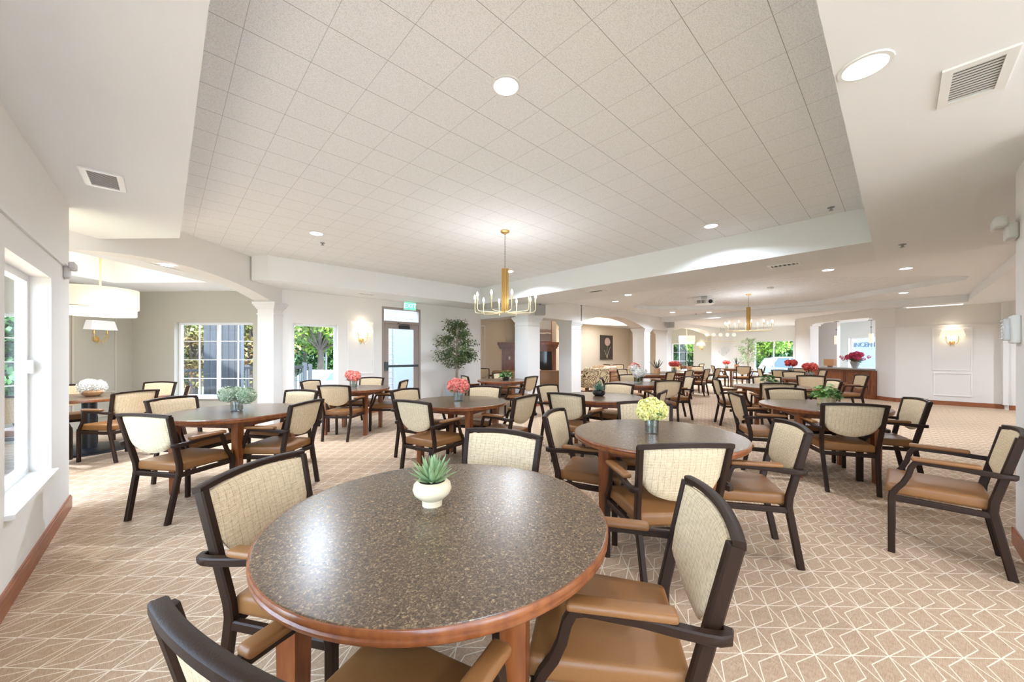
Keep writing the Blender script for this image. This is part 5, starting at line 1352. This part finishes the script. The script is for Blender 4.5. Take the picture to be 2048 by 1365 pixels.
def railing(p0, p1, label, posts=2, z0=-0.06, h=1.0):
    p0 = Vector(p0); p1 = Vector(p1); d = (p1 - p0).normalized(); L = (p1 - p0).length
    t = thing('porch_railing', (p0.x, p0.y, z0), math.atan2(d.y, d.x), label, 'railing', 'dark porch railings')
    b = MB(); b.box((0, -.025, h - .06), (L, .025, h)); b.box((0, -.02, .10), (L, .02, .14)); b.build('rail', black_m, t)
    b = MB(); n = int(L / .12)
    for i in range(1, n): b.box((i * L / n - .009, -.009, .14), (i * L / n + .009, .009, h - .06))
    b.build('balusters', black_m, t)
    for i in range(posts + 1):
        b = MB(); b.box((i * L / posts - .045, -.045, 0), (i * L / posts + .045, .045, h + .08)); b.build('post', pillar_m, t)
railing((-1.5, 12.2), (3.2, 12.3), 'dark porch railing outside the gridded bay window', 3, h=1.0)
railing((1.3, 11.6), (2.95, 11.9), 'dark stair railing outside the narrow window', 1, h=1.05)
t = thing('porch_pillar', (0.98, 10.55, 0), R_(-20), 'charcoal boarded pillar standing outside the gridded bay window', 'pillar')
b = MB(); b.box((-.34, -.12, -.06), (.34, .12, 3.2)); b.build('pillar_shaft', pillar_m, t)
b = MB()
for i in range(1, 6): b.box((-.34 + i * .113 - .003, -.126, -.06), (-.34 + i * .113 + .003, -.12, 3.2))
b.build('board_joint', black_m, t)
b = MB(); q = at_t(652, 700, 22); b.tube([(q.x, q.y, GZ), (q.x, q.y, 2.6)], .06, 8); b.ball((q.x, q.y, 2.7), .2); tag(b.build('street_lamp', steel_m), 'slim grey street lamp behind the parked white car', 'street lamp')

def car(loc, rz, label, suv=False, s=1.0):
    t = thing('car', loc, rz, label, 'car'); t.scale = (s, s, s)
    H = 1.75 if suv else 1.42
    # side profile extruded with tumblehome
    low = [(-2.2, .32), (-2.25, .62), (-2.15, .86), (-1.5, .94), (-.95, .97), (1.0, .98), (1.75, .98 if suv else .96), (2.2, .90), (2.28, .6), (2.2, .32)]
    b = MB(); n = len(low)
    vs = [(x, -.88 if .35 < z < .9 else -.84, z) for x, z in low] + [(x, .88 if .35 < z < .9 else .84, z) for x, z in low]
    b.add(vs, [tuple(range(n)), tuple(range(n, 2 * n))[::-1]] + [(i, (i + 1) % n, (i + 1) % n + n, i + n) for i in range(n)]); b.build('body', car_white, t, True)
    cab = [(-1.05, .96), (-.35, H - .04), (.1, H), (1.0, H if suv else H - .05), (1.75 if suv else 1.55, H - .12 if suv else .98), (2.1 if suv else 1.7, .96)]
    b = MB(); n = len(cab); vs = [(x, -(.80 - (z - .96) * .35), z) for x, z in cab] + [(x, (.80 - (z - .96) * .35), z) for x, z in cab]
    b.add(vs, [tuple(range(n)), tuple(range(n, 2 * n))[::-1]] + [(i, (i + 1) % n, (i + 1) % n + n, i + n) for i in range(n)]); b.build('cabin', car_white, t, True)
    b = MB()
    for s_ in (-1, 1):
        w1 = [(-.85, 1.0), (-.3, H - .10), (.25, H - .08), (.25, 1.0)]; w2 = [(.32, 1.0), (.32, H - .08), (.95, H - .10), (1.35, 1.02)]
        for wq in (w1, w2): b.add([(x, s_ * (.812 - (z - .96) * .35), z) for x, z in wq], [(0, 1, 2, 3)])
    b.add([(-1.03, -.72, 1.0), (-1.03, .72, 1.0), (-.42, .6, H - .08), (-.42, -.6, H - .08)], [(0, 1, 2, 3)])
    b.add([(2.08 if suv else 1.68, -.7, 1.0), (2.08 if suv else 1.68, .7, 1.0), (1.80 if suv else 1.2, .6, H - .2), (1.80 if suv else 1.2, -.6, H - .2)], [(0, 1, 2, 3)])
    b.build('window', car_glass, t)
    for sx in (-1.4, 1.4):
        for sy in (-1, 1):
            b = MB(); q = MB(); q.lathe([(.33, -.10), (.34, -.05), (.34, .05), (.33, .10)], 20); M = Matrix.Translation((sx, sy * .82, .33)) @ Matrix.Rotation(PI / 2, 4, 'X'); b.add([tuple(M @ Vector(v)) for v in q.v], q.f); wh = b.build('wheel', tyre_m, t, True)
            b = MB(); q = MB(); q.lathe([(.20, -.112), (.21, 0), (.20, .112)], 16); b.add([tuple(M @ Vector(v)) for v in q.v], q.f); b.build('rim', steel_m, wh)
    return t
q = at_t(646, 700, 16.5)
car((q.x, q.y, GZ), R_(35), 'white sedan parked outside the narrow window')
q = at_t(1590, 700, 25.5)
car((q.x, q.y, GZ + .2), R_(100), 'white suv parked outside the lobby window', True)
# entry vestibule seen through the exit door
b = MB(); b.box((4.25, 10.4, -.1), (6.8, 10.5, 3.3))
o = tag(b.build('siding_wall', siding_m), 'white lap siding wall with flush door outside the exit door', 'wall')
b = MB()
for i in range(18): b.box((4.25, 10.39, -.1 + i * .18), (6.8, 10.40, -.092 + i * .18))
b.build('siding_lap', grey_pl, o)
b = MB(); b.box((4.94, 10.36, 0), (5.56, 10.384, 2.12)); b.build('flush_door', mat('pale_door_paint', (0.13, 0.155, 0.18), 0.5), o)
b = MB(); b.ball((5.02, 10.33, 1.02), .035); b.build('knob', steel_m, o)
b = MB(); b.box((-6.6, 5.0, -.8), (-6.5, 12.0, 3.2))
o = tag(b.build('neighbour_wall', siding_m), 'grey-white outside wall seen through the left window', 'wall')
# sign seen through the counter window
q = w45(6.5, 5.0)
t = thing('building_sign', (q.x, q.y, 0), R_(225), 'pale sign with grey letters outside the counter window', 'sign')
b = MB(); b.box((-1.6, .02, .3), (1.6, .08, 2.5)); b.build('sign_board', mat('pale_blue_board', (0.22, 0.27, 0.34), 0.6), t)
text_mesh('INCENT', 0.30, letter_m, t, (0.1, 0, 1.74), 0.01)
